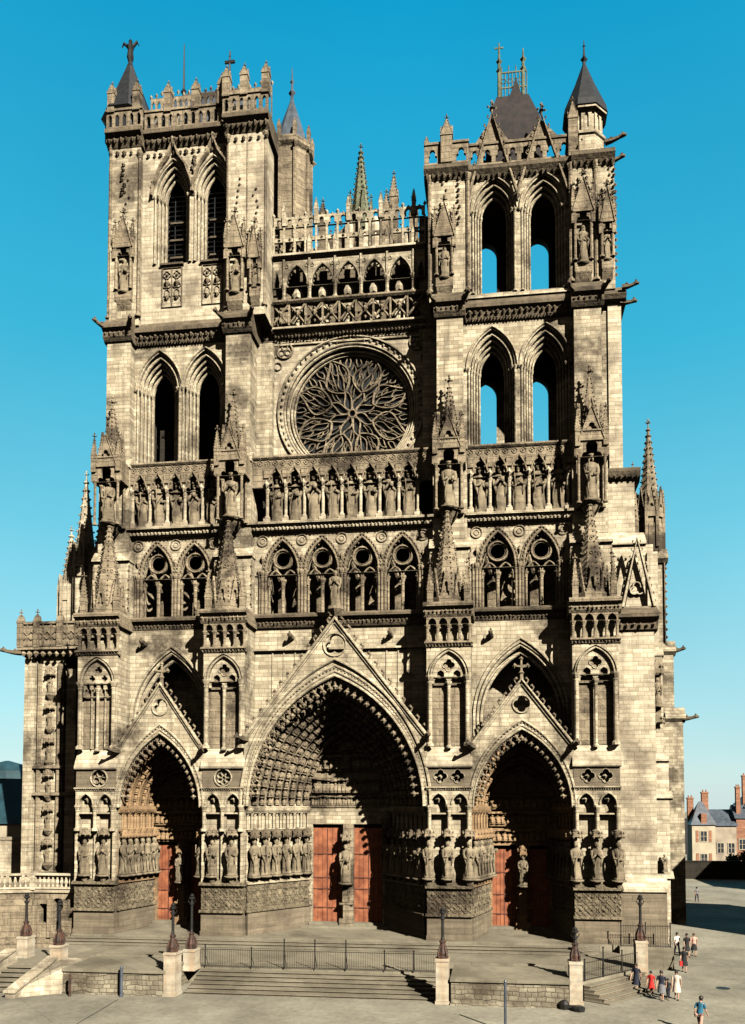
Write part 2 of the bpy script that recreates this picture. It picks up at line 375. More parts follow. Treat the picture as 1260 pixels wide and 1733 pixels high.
def pinnacle(mb, x, y, z0, zb, z1, r, mi=0, n=4, nk=6, ks=.08, gab=True, fin=.35):
    """square shaft with four little gables and a crocketed cap"""
    q = r/math.sqrt(2)*1.0; own = r >= .3
    if own: T0 = mb.T; mb = MB(); mb.T = T0
    mb.box(x-q, x+q, y-q, y+q, z0, zb, mi)
    mb.box(x-q*1.15, x+q*1.15, y-q*1.15, y+q*1.15, zb-.02, zb+.1, mi)
    if gab:
        mb.plate([(x-q, zb+.1), (x, zb+q*2.4), (x+q, zb+.1)], [], y-q*1.12, y+q*1.12, mi)
        old = mb.T
        mb.T = (old if old is not None else Matrix.Identity(4)) @ Matrix.Translation((x, y, 0)) @ Matrix.Rotation(PI/2, 4, 'Z')
        mb.plate([(-q, zb+.1), (0, zb+q*2.4), (q, zb+.1)], [], -q*1.12, q*1.12, mi)
        mb.T = old
    spire(mb, x, y, zb+.1, z1, r*.92, 4, nk, ks, PI/4, mi, fin)
    if own: mb.build('pinnacle', M['orn'], cath)
def gargoyle(mb, x, y, z, dx, dy, L=1.6, mi=0):
    T0 = mb.T; mb = MB(); mb.T = T0
    P = [(x, y, z), (x+dx*L*.35, y+dy*L*.35, z-.02), (x+dx*L*.7, y+dy*L*.7, z+.05), (x+dx*L*.9, y+dy*L*.9, z+.16), (x+dx*L*1.08, y+dy*L*1.08, z+.08)]
    mb.tube(P, [.26, .2, .15, .2, .09], 6, mi)
    knob(mb, (x+dx*L*.88, y+dy*L*.88, z+.36), .1, mi); knob(mb, (x+dx*L*.3, y+dy*L*.3, z+.2), .17, mi)
    mb.build('gargoyle', M['dark'], cath)

def statue_mb(mb, x, y, z, H, face=0.0, seed=0, crown=True, mi=0, plinth=True):
    """robed stone figure as one continuous surface; face = heading angle, 0 looks along -y"""
    rnd = random.Random(seed*7+3); n = 18
    w = H*rnd.uniform(.118, .132); ph = rnd.uniform(0, 6); lean = rnd.uniform(-.02, .02)*H
    prof = [(0,1.30,1.05),(.03,1.28,1.05),(.16,1.08,.92),(.32,1.0,.86),(.44,.98,.84),(.52,.90,.76),(.60,.84,.70),(.68,.94,.74),(.745,1.06,.74),(.79,1.10,.66),(.818,.80,.52),(.832,.40,.36),(.845,.34,.34),(.865,.40,.44),(.895,.47,.52),(.925,.50,.54),(.955,.46,.50)]
    if crown: prof += [(.962,.56,.60),(1.0,.62,.66),(1.002,.40,.42),(1.01,.1,.1)]
    else: prof += [(.985,.34,.38),(1.0,.08,.1)]
    vs = []; fs = []; c, s_ = math.cos(face), math.sin(face)
    def tr(px, py): return (x+px*c-py*s_, y+px*s_+py*c)
    for t, rx, ry in prof:
        fold = .13*max(0, 1-t/.7)+.02 if t < .8 else 0
        sway = lean*math.sin(t*PI)
        for k in range(n):
            a = 2*PI*k/n; f = 1+fold*math.sin(6*a+ph+t*2.2)+fold*.5*math.sin(9*a-ph)
            X, Y = tr(w*rx*f*math.cos(a)+sway, w*ry*f*math.sin(a)); vs.append((X, Y, z+t*H))
    m = len(prof)
    for i in range(m-1):
        for k in range(n): fs.append((i*n+k, i*n+(k+1)%n, (i+1)*n+(k+1)%n, (i+1)*n+k))
    fs.append(tuple(range(n-1,-1,-1))); fs.append(tuple(range((m-1)*n, m*n)))
    mb.add(vs, fs, mi)
    def P(px, py, pz): X, Y = tr(px*w, py*w); return (X, Y, z+pz*H)
    # sleeves and forearms, nose, beard
    kind = seed % 4
    hl = [(.35,-1.1,.60),(.1,-1.05,.66),(.55,-1.2,.56),(.2,-1.1,.52)][kind]; hr = [(-.35,-1.1,.52),(-.5,-1.15,.68),(-.2,-1.05,.62),(-.55,-1.1,.58)][kind]
    for sgn, h in ((1, hl), (-1, hr)):
        mb.tube([P(sgn*1.0,-.05,.775), P(sgn*1.18,-.2,.66), P(sgn*1.05,-.55,.56), P(h[0],h[1],h[2])], [w*.34, w*.34, w*.32, w*.17], 7, mi)
        mb.tube([P(sgn*1.05,-.45,.57), P(sgn*.8,-.7,.45), P(sgn*.72,-.72,.34)], [w*.28, w*.22, w*.08], 6, mi)
        mb.tube([P(h[0],h[1],h[2]), P(h[0]*.8, h[1]*1.1, h[2]+.035)], [w*.15, w*.1], 6, mi)
    mb.tube([P(0,-.48,.93), P(0,-.62,.895)], [w*.06, w*.1], 5, mi)
    if kind != 2: mb.tube([P(0,-.42,.87), P(0,-.52,.83)], [w*.26, w*.1], 6, mi)
    # mantle edge
    mb.tube([P(.95,-.3,.77), P(.2,-.92,.66), P(-.5,-1.0,.5), P(-.75,-.95,.3), P(-.7,-1.0,.08)], [w*.14, w*.14, w*.15, w*.14, w*.1], 6, mi)
    if kind in (0, 3): mb.tube([P(hr[0],-1.25,hr[2]-.22), P(hr[0],-1.25,hr[2]+.02), P(hr[0]-.1,-1.2,hr[2]+.27)], [w*.06, w*.06, w*.12], 5, mi)
    else:
        X, Y = tr(hl[0]*w, -1.3*w); mb.box(X-w*.33, X+w*.33, Y-w*.12, Y+w*.12, z+(hl[2]-.03)*H, z+(hl[2]+.07)*H, mi)
    if plinth: mb.lathe(x, y, [(w*1.6, z-H*.05), (w*1.6, z-.02), (w*1.45, z)], 8, PI/8+face, mi)

def statue_thing(x, y, z, H, face, seed, label, group=None, name='stone_statue', crown=False, mat='statue', cat='statue'):
    mb = MB(); statue_mb(mb, x, y, z, H, face, seed, crown)
    o = mb.build(name, M[mat], base=(x, y, z), smooth=True)
    return tag(o, label, cat, group)

def canopy(mb, x, y, z, r, h, mi=0, face=0):
    """little turreted canopy above a statue"""
    mb.lathe(x, y, [(r*.8, z), (r*1.05, z+h*.12), (r*1.05, z+h*.4), (r*.75, z+h*.45), (r*.7, z+h*.8), (r*.2, z+h)], 6, face, mi)
    for k in range(6):
        a = face+2*PI*k/6; knob(mb, (x+math.cos(a)*r, y+math.sin(a)*r, z+h*.1), r*.22, mi, 1.6); knob(mb, (x+math.cos(a)*r*.95, y+math.sin(a)*r*.95, z+h*.55), r*.2, mi, 1.8)
# ================================================================ CATHEDRAL
FLOOR = -0.9
cath = empty('gothic_cathedral', (0, 0, FLOOR), 'pale limestone gothic cathedral with two unequal square towers, a rose window and three deep portals', 'cathedral')
BX = [-18.6, -8.5, 8.5, 19.0]
BHW = 1.62
BAY = [(-16.98, -10.12, -13.55), (-6.88, 6.88, 0.0), (10.12, 17.38, 13.75)]
def part(mb, name, mat, parent=None, label=None, smooth=False): return mb.build(name, mat if isinstance(mat, (list, tuple)) and not isinstance(mat, str) else M[mat], parent or cath, label, smooth)

# ---- great buttresses ------------------------------------------------------
BLAB = ['outer north buttress with a cusped traceried panel', 'inner north buttress with a roundel band', 'inner south buttress with paired quatrefoils', 'outer south buttress beside the plain corner wall']
for bi, xc in enumerate(BX):
    w = BHW; mb = MB()
    # lower core with recessed faces
    mb.box(xc-w+.02, xc+w-.02, .5, 6.4, FLOOR-.6, 23.0)
    mb.box(xc-w, xc+w, .02, .6, 10.1, 10.12)
    # upper stages, stepping back
    mb.box(xc-1.5, xc+1.5, 2.0, 6.4, 23.0, 28.3)
    mb.prism([(2.0, 28.3), (1.75, 28.35), (1.75, 28.5), (2.3, 29.2), (6.4, 29.2), (6.4, 28.3)], xc-1.58, xc+1.58)
    mb.box(xc-1.3, xc+1.3, 2.25, 6.4, 29.2, 36.0)
    mb.prism([(2.25, 36.0), (2.05, 36.05), (2.05, 36.2), (2.75, 37.0), (6.4, 37.0), (6.4, 36.0)], xc-1.36, xc+1.36)
    mb.box(xc-1.02, xc+1.02, 2.7, 6.4, 37.0, 46.9)
    sd = 1 if bi in (0, 2) else -1          # which side the bay of the tower lies on
    # wide backing pier on the side away from the tower bay
    oz = {0: (-1.3, -.4), 1: (.9, 2.3), 2: (-2.3, -.9), 3: (.9, 2.55)}[bi]
    mb.box(xc+oz[0], xc+oz[1], 4.6 if bi in (1, 2) else 3.55, 6.4, 23.0, 46.9)
    root = part(mb, 'buttress', 'wall', label=BLAB[bi])
    pl_ = MB(); pl_.box(xc-w, xc+w, 0, .6, FLOOR-.6, .86); pl_.box(xc-w-.05, xc+w+.05, -.06, .6, FLOOR-.6, FLOOR+.35); part(pl_, 'plinth', 'plinth', root)
    # --- carved dressing of the lower stage
    d = MB()
    d.box(xc-w, xc+w, .04, .55, .9, 2.86)
    d.prism([(.0, .80), (-.22, .84), (-.22, .95), (-.04, 1.02), (.1, 1.02), (.1, .8)], xc-w-.1, xc+w+.1)
    d.prism([(.0, 2.80), (-.26, 2.86), (-.26, 2.98), (.5, 3.28), (.5, 2.8)], xc-w-.12, xc+w+.12)
    for k in range(2):
        for i in range(4):
            x = xc-w+.4+i*(2*w-.8)/3; d.sweep(foil(x, 1.45+k*.92, .36, 4), .04, .05, .06, closed=True)
            knob(d, (x, .02, 1.45+k*.92), .13)
    for i in range(-4, 5):
        a = max(-w, i*.8-.95); 
        for sg in (1, -1):
            p0 = (i*.8, 1.02); p1 = (i*.8+sg*1.82, 2.84); 
            t0, t1 = 0., 1.
            for lim in (-w, w):
                if abs(p1[0]-p0[0]) > 1e-6:
                    t = (lim-p0[0])/(p1[0]-p0[0])
                    if lim*sg > 0: t1 = min(t1, t)
                    else: t0 = max(t0, t)
            if t1-t0 > .05:
                q0 = (xc+p0[0]+(p1[0]-p0[0])*t0, 1.02+1.82*t0); q1 = (xc+p0[0]+(p1[0]-p0[0])*t1, 1.02+1.82*t1)
                d.sweep([q0, q1], .045, .06, .045)
    part(d, 'carved_socle', 'relief', root)
    # --- niche stage with two small arches
    c = MB()
    c.plate(rectp(xc-w, xc+w, 8.2, 10.02), [archpoly(xc-.78, 8.3, 8.9, 9.75, .56, 5), archpoly(xc+.78, 8.3, 8.9, 9.75, .56, 5)], -.02, .5)
    c.box(xc-w, xc-w+.22, .0, .5, 2.9, 8.2); c.box(xc+w-.22, xc+w, .0, .5, 2.9, 8.2); c.box(xc-.2, xc+.2, .22, .5, 2.9, 8.2)
    for q in (-.78, .78):
        c.sweep(arcpts(xc+q, 8.9, 9.75, .6, 6), -.02, .14, .1); knob(c, (xc+q, .3, 9.3), .26)
    for q in (-1.42, 0, 1.42): col(c, xc+q, -.08, 6.9, 8.85, .13)
    cornice(c, xc-w-.06, xc+w+.06, 0, 9.92, 10.22, .24)
    if bi in (0, 1):
        c.plate(rectp(xc-w, xc+w, 10.22, 11.62), [circ(xc+(.25 if bi == 0 else 0), 10.92, .62, 24)], .03, .4, 1)
        c.sweep(circ(xc+(.25 if bi == 0 else 0), 10.92, .66, 24), .02, .12, .1, closed=True)
        for k in range(6 if bi else 3):
            a = PI/2+k*2*PI/(6 if bi else 3); cx = xc+(.25 if bi == 0 else 0)+.33*math.cos(a); cz = 10.92+.33*math.sin(a)
            c.sweep(circ(cx, cz, .2 if bi else .25, 10), .3, .07, .16, closed=True)
        c.box(xc-w+.02, xc+w-.02, .36, .5, 10.2, 11.6)
    else:
        c.plate(rectp(xc-w, xc+w, 10.22, 11.62), [foil(xc-.62, 10.95, .48, 4), foil(xc+.62, 10.95, .48, 4)], .03, .4, 1)
        for q in (-.62, .62): c.sweep(foil(xc+q, 10.95, .5, 4), .02, .06, .06, closed=True); knob(c, (xc+q, .3, 10.95), .2)
    part(c, 'niche_arcade', [M['wall'], M['plinth']], root)
    # --- sloping weathering
    g = MB(); g.prism([(.5, 11.56), (-.16, 11.6), (-.22, 11.68), (-.22, 11.8), (.42, 13.15), (.5, 13.15)], xc-w-.08, xc+w+.08)
    part(g, 'sloping_sill', 'pale', root)
    # --- tall blind lancets
    b = MB(); za = 20.15
    big = archpoly(xc, 13.2, 18.25, za, 1.25, 9)
    b.plate(rectp(xc-w, xc+w, 18.2, 20.4), [archpoly(xc, 18.21, 18.3, za, 1.25, 9)], 0, .42)
    b.box(xc-w, xc-w+.16, 0.02, .5, 13.15, 18.2); b.box(xc+w-.16, xc+w, 0.02, .5, 13.15, 18.2)
    b.sweep(arcpts(xc, 18.25, za, 1.3, 10), 0, .16, .14); b.sweep(arcpts(xc, 18.25, za+.16, 1.48, 10), 0, .08, .2)
    if bi == 0:
        inner = archpoly(xc, 17.2, 18.25, za-.05, 1.2, 9)
        hs_ = [foil(xc, 19.25, .32, 4)]+[foil(xc+q, 18.62, .26, 4) for q in (-.5, .5)]+[trefarch(xc+q, 17.25, 17.7, 18.3, .27, 4) for q in (-.82, -.27+.0, .29, .84)]
        b.plate(inner, hs_, .12, .34); 
        for q in (-.55, 0, .55): b.box(xc+q-.035, xc+q+.035, .2, .34, 13.2, 17.2)
    else:
        inner = archpoly(xc, 17.75, 18.25, za-.05, 1.2, 9)
        b.plate(inner, [foil(xc, 19.1, .44, 4), trefarch(xc-.6, 17.76, 17.95, 18.75, .46, 5), trefarch(xc+.6, 17.76, 17.95, 18.75, .46, 5)], .12, .34)
        b.sweep(foil(xc, 19.1, .46, 4), .12, .07, .06, closed=True)
    for q in (-1.36, 1.36): col(b, xc+q, -.06, 13.15, 18.35, .16)
    col(b, xc, .1, 13.0, 17.9, .12)
    b.box(xc-1.3, xc+1.3, .44, .49, 13.2, 20.2, 1)
    for k in range(3):
        if bi in (0, 1):   # crocketed edge strips
            pass
    part(b, 'blind_lancet', [M['wall'], M['orn']], root)
    # --- colonnette storey under the big cornice
    e = MB()
    cornice(e, xc-w-.05, xc+w+.05, 0, 20.4, 20.82, .3, ends=(.1, .1))
    xs = [xc-1.2, xc-.4, xc+.4, xc+1.2]
    e.plate(rectp(xc-w, xc+w, 22.1, 22.7), [archpoly(x, 22.11, 22.15, 22.6, .32, 4) for x in xs], -.02, .3)
    for q in (-1.55, -.8, 0, .8, 1.55): col(e, xc+q, .08, 20.82, 22.1, .11)
    e.prism([(0.5, 22.62), (-.05, 22.66), (-.2, 22.85), (-.2, 23.2), (-.5, 23.38), (-.5, 23.62), (-.3, 23.72), (2.4, 23.72), (2.4, 22.62)], xc-w-.22, xc+w+.22)
    leafrow(e, xc-w-.2, xc+w+.2, -.24, 23.0, .14, .3)
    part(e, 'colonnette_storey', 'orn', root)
    # --- crocketed spirelet standing on the cornice
    p = MB()
    px = xc+(-.15 if bi else .2)
    spire(p, px, 1.15, 24.1, 31.2, 1.22, 8, 17, .085, fin=.5)
    p.lathe(px, 1.15, [(1.4, 23.7), (1.4, 24.15), (1.25, 24.2)], 8, PI/8)
    for k in range(8):
        a = 2*PI*k/8-PI/2; T = Matrix.Translation((px, 1.15, 0)) @ Matrix.Rotation(a+PI/2, 4, 'Z'); p.T = T
        p.plate([(-.46, 24.0), (0, 26.4), (.46, 24.0)], [trefarch(0, 24.02, 24.5, 25.3, .22, 3)], -1.26, -1.1)
        for sg in (1, -1):
            for i in range(5): knob(p, (sg*.46*(1-(i+.7)/5.6), -1.22, 24.0+2.4*(i+.7)/5.6), .07)
        for i in range(3): p.sweep(circ(0, 27.2+i*1.1, .12-.02*i, 8), -1.22*(1-(3.1+i*1.1)/7.1)-.02, .04, .05, closed=True)
    p.T = None
    for sx in (-1, 1): pinnacle(p, xc+sx*1.36, .22, 23.7, 24.7, 26.6, .3, ks=.05)
    part(p, 'spirelet', 'orn', root, label='octagonal crocketed stone spirelet')
    # --- tabernacle for a statue, with its own steep crocketed cap
    t = MB(); ty = 1.45
    t.lathe(xc, ty+.4, [(.3, 30.3), (.75, 31.0), (.95, 31.1), (.95, 31.25)], 8, PI/8)
    for sx in (-1, 1):
        for sy in (0, 1): col(t, xc+sx*.95, ty-.5+sy*1.1, 31.0, 34.6, .1)
        pinnacle(t, xc+sx*1.02, ty-.6, 35.2, 36.4, 38.0, .26, ks=.05)
    t.plate(rectp(xc-1.15, xc+1.15, 34.4, 36.2), [trefarch(xc, 34.41, 34.5, 35.7, .72, 5)], ty-.62, ty-.4)
    t.box(xc-1.15, xc+1.15, ty-.4, 2.4, 35.75, 36.2)
    for sx in (-1, 1): t.box(xc+sx*1.15-.1, xc+sx*1.15+.1, ty-.6, 2.4, 34.5, 36.2)
    gablet(t, xc, 35.6, 38.2, .95, ty-.74, ty-.6, .2, nc=5)
    cornice(t, xc-1.2, xc+1.2, ty-.6, 36.05, 36.4, .22)
    spire(t, xc, ty+.35, 36.4, 41.0, .88, 4 if bi % 2 else 8, 12, .09, rot=PI/4 if bi % 2 else PI/8, fin=.6)
    for k in range(4):
        a = k*PI/2; t.T = Matrix.Translation((xc, ty+.35, 0)) @ Matrix.Rotation(a, 4, 'Z')
        gablet(t, 0, 36.4, 38.9, .55, -.85, -.72, .13, nc=5)
    t.T = None
    part(t, 'tabernacle', 'orn', root, label='pinnacled statue tabernacle')
    # carved cornice capping the tall plain stage
    k = MB()
    k.prism([(2.7, 46.7), (2.55, 46.8), (2.3, 47.1), (2.3, 47.5), (2.0, 47.7), (2.0, 47.95), (2.9, 48.9), (6.4, 48.9), (6.4, 46.7)], xc-1.22, xc+1.22)
    leafrow(k, xc-1.2, xc+1.2, 2.28, 47.3, .17, .36)
    for sx in (-1, 1): gargoyle(k, xc+sx*1.0, 2.3, 47.9, sx*.5, -.85, 1.1)
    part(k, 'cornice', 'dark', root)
    # crocket strips on the upper sides
    q = MB()
    for sx in (-1, 1):
        q.box(xc+sx*1.5-.04, xc+sx*1.5+.04, 1.94, 2.02, 24.3, 28)
        for z in [24.6+i*.75 for i in range(5)]: knob(q, (xc+sx*1.5, 1.95, z), .12)
    part(q, 'crocket_strip', 'orn', root)

# ---- bay walls and portals -------------------------------------------------
def cusps(mb, cx, zs, za, hw, y, n, s, mi=0):
    """lace of little pendant cusps along the inner edge of an arch"""
    pts = arcpts(cx, zs, za, hw, n)
    for i in range(1, len(pts)-1):
        x, z = pts[i]; ax, az_ = pts[i-1]; bx, bz = pts[i+1]
        tx, tz = bx-ax, bz-az_; L = math.hypot(tx, tz); nx, nz = tz/L, -tx/L
        if abs(x-cx) < 1e-3: nx, nz = 0, -1
        mb.tube([(x, y, z), (x+nx*s*.7, y, z+nz*s*.7)], [s*.16, s*.12], 5, mi)
        knob(mb, (x+nx*s*.95, y, z+nz*s*.95), s*.33, mi)
        if i < len(pts)-2:
            mx_, mz_ = (x+bx)/2, (z+bz)/2
            mb.tube([(x+nx*s*.55, y, z+nz*s*.55), (mx_+nx*s*.12, y, mz_+nz*s*.12), (bx+nx*s*.55, y, bz+nz*s*.55)], s*.09, 4, mi)

def figure(mb, P, T, N, h, mi=0):
    """seated voussoir figure: body, head, canopy; P foot, T up along the arch, N outward"""
    T = (T+Vector((random.uniform(-.09, .09), random.uniform(-.05, .05), random.uniform(-.09, .09)))).normalized(); h *= random.uniform(.88, 1.04); sc = random.uniform(.8, 1.0)
    B = T.cross(N).normalized()
    def q(a, b, c): return tuple(P+B*a*h+T*b*h+N*c*h)
    vs = []; fs = []
    pr = [(0,.30,.30),(.18,.30,.34),(.3,.26,.30),(.48,.27,.2),(.56,.24,.17),(.62,.09,.1),(.68,.13,.16),(.76,.13,.15),(.82,.05,.05)]
    for t, a, c in pr:
        for k in range(7):
            an = 2*PI*k/7; vs.append(q(a*sc*math.cos(an)*(1+.2*math.sin(3*an+t*9)), t, .12+c*math.sin(an)))
    for i in range(len(pr)-1):
        for k in range(7): fs.append((i*7+k, i*7+(k+1)%7, (i+1)*7+(k+1)%7, (i+1)*7+k))
    mb.add(vs, fs, mi)
    vs = [q(a, b, c) for b in (.86, 1.0) for a, c in ((-.3,-.1),(.3,-.1),(.33,.36),(0,.48),(-.33,.36))]
    mb.add(vs, [(0,1,2,3,4), (5,9,8,7,6)]+[(i,(i+1)%5,5+(i+1)%5,5+i) for i in range(5)], mi)

PORT = [
    dict(cx=-13.55, hwF=3.22, hwB=2.3, zs=8.7, zaF=14.3, zaB=11.3, yB=4.9, dt=5.9, dw=2.15, hood=15.2, gz=18.1, gb=13.1, gw=3.42, no=4, fh=.62, name='north'),
    dict(cx=0.0, hwF=6.6, hwB=3.05, zs=8.8, zaF=18.4, zaB=14.2, yB=5.6, dt=7.35, dw=2.95, hood=19.9, gz=22.75, gb=13.9, gw=6.86, no=8, fh=.8, name='central'),
    dict(cx=13.75, hwF=3.5, hwB=2.4, zs=8.7, zaF=14.3, zaB=11.4, yB=4.9, dt=5.75, dw=2.25, hood=15.4, gz=17.9, gb=13.2, gw=3.6, no=4, fh=.62, name='south')]
nstat = []
for pi_, p in enumerate(PORT):
    cx, hwF, hwB, zs, yB = p['cx'], p['hwF'], p['hwB'], p['zs'], p['yB']
    main = pi_ == 1; x0, x1, _ = BAY[pi_]; y0 = .35
    # front slab with gable and arch
    f = MB()
    e = hwF+.35*(2 if main else 1)
    outer = [(x0-.03, zs), (x0-.03, p['gb']), (cx, p['gz']), (x1+.03, p['gb']), (x1+.03, zs)]
    hole = [(cx-hwF, zs)]+arcpts(cx, zs+.01, p['zaF'], hwF, 14)+[(cx+hwF, zs)]
    # outline joined with the arch along the springing line
    outl = [(x0-.03, zs), (x0-.03, p['gb']), (cx, p['gz']), (x1+.03, p['gb']), (x1+.03, zs)]+[(x, z) for x, z in reversed(arcpts(cx, zs, p['zaF'], hwF, 16))]
    fz = p['gz']-(1.95 if main else 1.75)
    f.plate(outl, [foil(cx, fz, .8 if main else .58, 3 if pi_ < 2 else 4, PI/2)], .08, .62)
    f.sweep(circ(cx, fz, .86 if main else .64, 20), .08, .12, .1, closed=True)
    for t, ww, dd in ((.06, .16, .16), (.34, .2, .08), (.7, .2, .16)) if not main else ((.1, .22, .2), (.45, .22, .1), (.85, .2, .1), (1.3, .26, .24)):
        k = t/(p['hood']-p['zaF']) if True else 0
        f.sweep(arcpts(cx, zs, p['zaF']+t*1.02, hwF+t*.42, 18), .08, ww, dd)
    # rake mouldings, crockets, finial
    L = [(cx-p['gw'], p['gb']), (cx, p['gz']), (cx+p['gw'], p['gb'])]
    f.sweep([(a, b+.06) for a, b in L], .08, .3 if main else .24, .24); f.sweep([(a, b-.3) for a, b in L], .08, .08, .12)
    root = part(f, 'portal', 'wall', label=f"{p['name']} portal")
    g = MB()
    nc = 13 if main else 9
    crockets(g, L[0], L[1], nc, .3, .5 if main else .42, 1); crockets(g, L[2], L[1], nc, .3, .5 if main else .42, -1)
    if main: g.lathe(cx, .3, [(.2, 22.6), (.16, 23.0), (.5, 23.35), (.62, 23.5), (.62, 23.7)], 8)
    else:
        z = p['gz']-.05; g.lathe(cx, .3, [(.17, z), (.13, z+.5), (.22, z+.6), (.1, z+.75), (.08, z+1.6)], 6)
        for sg in (-1, 1):
            g.tube([(cx, .3, z+1.05), (cx+sg*.35, .3, z+1.1), (cx+sg*.52, .3, z+1.25)], [.12, .1, .12], 5); knob(g, (cx+sg*.5, .3, z+1.1), .16)
        knob(g, (cx, .3, z+1.65), .17)
    gargoyle(g, cx-p['gw']+.1, .1, p['gb']-.1, -.25, -.95, 1.5); gargoyle(g, cx+p['gw']-.1, .1, p['gb']-.1, .25, -.95, 1.5)
    part(g, 'gable_crockets', 'orn', root)
    # dotted leaf moulding of the arch and cusps
    c = MB()
    for x, z in arcpts(cx, zs, p['zaF']+(.64 if main else .5), hwF+(.27 if main else .2), 44 if main else 26): knob(c, (x, .02, z), .1)
    cusps(c, cx, zs+.3, p['zaF']-.02, hwF, .3, 19 if main else 12, .72 if main else .6)
    part(c, 'cusped_arch_edge', 'orn', root)
    # splayed archivolts
    a = MB(); no = p['no']; nn = 16
    prev = None
    for k in range(no+1):
        t = k/no; hw = hwF+(hwB+.25-hwF)*t; za = p['zaF']+(p['zaB']-p['zaF'])*t; yy = .6+(yB-.6)*t
        P = arcpts(cx, zs, za, hw, nn)
        if prev:
            Q, yq, hq = prev[:3]
            o = len(a.v); m = len(P)
            a.add([(x, yq, z) for x, z in Q]+[(x, yq+(yy-yq)*.75, z) for x, z in Q]+[(x, yy-.02, z) for x, z in P],
                  [(i, i+1, m+i+1, m+i) for i in range(m-1)]+[(m+i, m+i+1, 2*m+i+1, 2*m+i) for i in range(m-1)])
            a.sweep(P, yy, .13, .16)
            # figures along this order
            hh = p['fh']*(1 if main else 1.0)*(1-.18*t); Lh = hw+(za-zs); cnt = int(Lh*1.0/hh*.92)
            Pf = arcpts(cx, zs, (za+prev[3])/2, (hw+hq)/2, 40)
            acc = 0; nxt = hh*.1
            half = Pf[:41]
            for i in range(40):
                A = Vector((half[i][0], 0, half[i][1])); Bv = Vector((half[i+1][0], 0, half[i+1][1])); sl = (Bv-A).length
                while nxt < acc+sl and nxt < 1e9:
                    u = (nxt-acc)/sl; Pm = A+(Bv-A)*u; Tg = (Bv-A).normalized()
                    for sg in (1, -1):
                        X = Pm.x if sg == 1 else 2*cx-Pm.x; Tv = Vector((Tg.x*sg, 0, Tg.z))
                        inn = Vector((Tv.z*sg, 0, -Tv.x*sg)).normalized(); N = (inn*.75+Vector((0, -.66, 0))).normalized()
                        figure(a, Vector((X, (yy+yq)/2+.1, Pm.z))+N*.02, Tv, N, hh*.93)
                    nxt += hh*1.02
                acc += sl
        prev = (P, yy, hw, za)
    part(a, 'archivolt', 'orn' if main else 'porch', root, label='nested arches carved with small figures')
    # jambs
    for sg in (-1, 1):
        xa, ya, xb, yb = cx+sg*(hwF+.12), .5, cx+sg*(hwB), yB
        Lj = math.hypot(xb-xa, yb-ya)
        ang = math.atan2(yb-ya, xb-xa)
        if sg == 1: ang += PI; ox, oy = xb, yb
        else: ox, oy = xa, ya
        T = Matrix.Translation((ox, oy, 0)) @ Matrix.Rotation(ang, 4, 'Z')
        # local: x along the jamb 0..Lj, -y faces the opening
        j = MB(); j.T = T
        j.box(0, Lj, .3, .9, FLOOR-.2, 9.0)
        j.prism([(.3, 2.85), (-.22, 2.9), (-.22, 3.0), (.3, 3.25)], -.1, Lj)
        nco = 9 if main else 6
        n6 = 6
        for i in range(nco*2): 
            x = (i+.5)*Lj/(nco*2); col(j, x, .16 if i % 2 else .24, 6.9, 8.3, .085)
        j.prism([(.35, 8.2), (.0, 8.25), (-.16, 8.5), (-.16, 8.75), (.35, 8.85)], -.05, Lj+.05); leafrow(j, 0, Lj, -.08, 8.42, .1, .26)
        for i in range(n6+1): j.box(i*Lj/n6-.07 if i else 0, min(i*Lj/n6+.07, Lj), .1, .32, 3.1, 6.9)
        part(j, 'jamb', 'wall' if main else 'porch', root)
        pq = MB(); pq.T = T; pq.box(0, Lj, -.12, .3, FLOOR-.2, .8); part(pq, 'plinth', 'plinth', root)
        s2 = MB(); s2.T = T
        s2.box(0, Lj, -.06, .28, .95, 2.85)
        s2.prism([(0, .78), (-.26, .82), (-.26, .92), (-.06, 1.0), (.2, 1.0), (.2, .78)], -.15, Lj+.02)
        nd = 6 if main else 4
        for i in range(nd*2+2):
            u = (i-1)*Lj/nd/1.0*.5
            for sgn in (1, -1):
                a0 = max(0, min(Lj, u)); a1 = max(0, min(Lj, u+sgn*1.3))
                if abs(a1-a0) > .1:
                    z0_ = .98+(a0-u)/(sgn*1.3)*1.85; z1_ = .98+(a1-u)/(sgn*1.3)*1.85
                    s2.sweep([(a0, z0_), (a1, z1_)], -.05, .05, .05)
        for i in range(nd):
            for k in range(2):
                x = (i+.5)*Lj/nd; z = 1.47+k*.92
                s2.sweep(foil(x, z, .38, 4), -.055, .05, .05, closed=True)
                knob(s2, (x-.08, -.1, z), .14, 0, 1.4); knob(s2, (x+.1, -.09, z-.05), .11)
        part(s2, 'relief_socle', 'relief', root)
        k2 = MB(); k2.T = T
        for i in range(n6):
            x = (i+.5)*Lj/n6; canopy(k2, x, -.22, 6.35, .36 if main else .3, .75)
            k2.lathe(x, -.12, [(.1, 3.0), (.26, 3.35), (.3, 3.5)], 6)
        k2.box(0, Lj, -.1, .3, 6.85, 7.0)
        part(k2, 'canopy_row', 'dark' if main else 'porch', root)
        for i in range(n6):
            x = (i+.5)*Lj/n6; wp = T @ Vector((x, -.16, 0))
            nstat.append((wp.x, wp.y, 3.52, 2.75, ang, pi_, sg, i))
    # tympanum, lintel, doors, trumeau
    zt = p['dt']; t = MB()
    t.plate([(cx-hwB-.3, zt), (cx-hwB-.3, zs)]+arcpts(cx, zs+.01, p['zaB']+.1, hwB+.28, 12)+[(cx+hwB+.3, zs), (cx+hwB+.3, zt)], [], yB, yB+.5)
    regs = [8.75, 9.75, 11.7, 13.2] if main else [7.3, 8.6, 9.9]
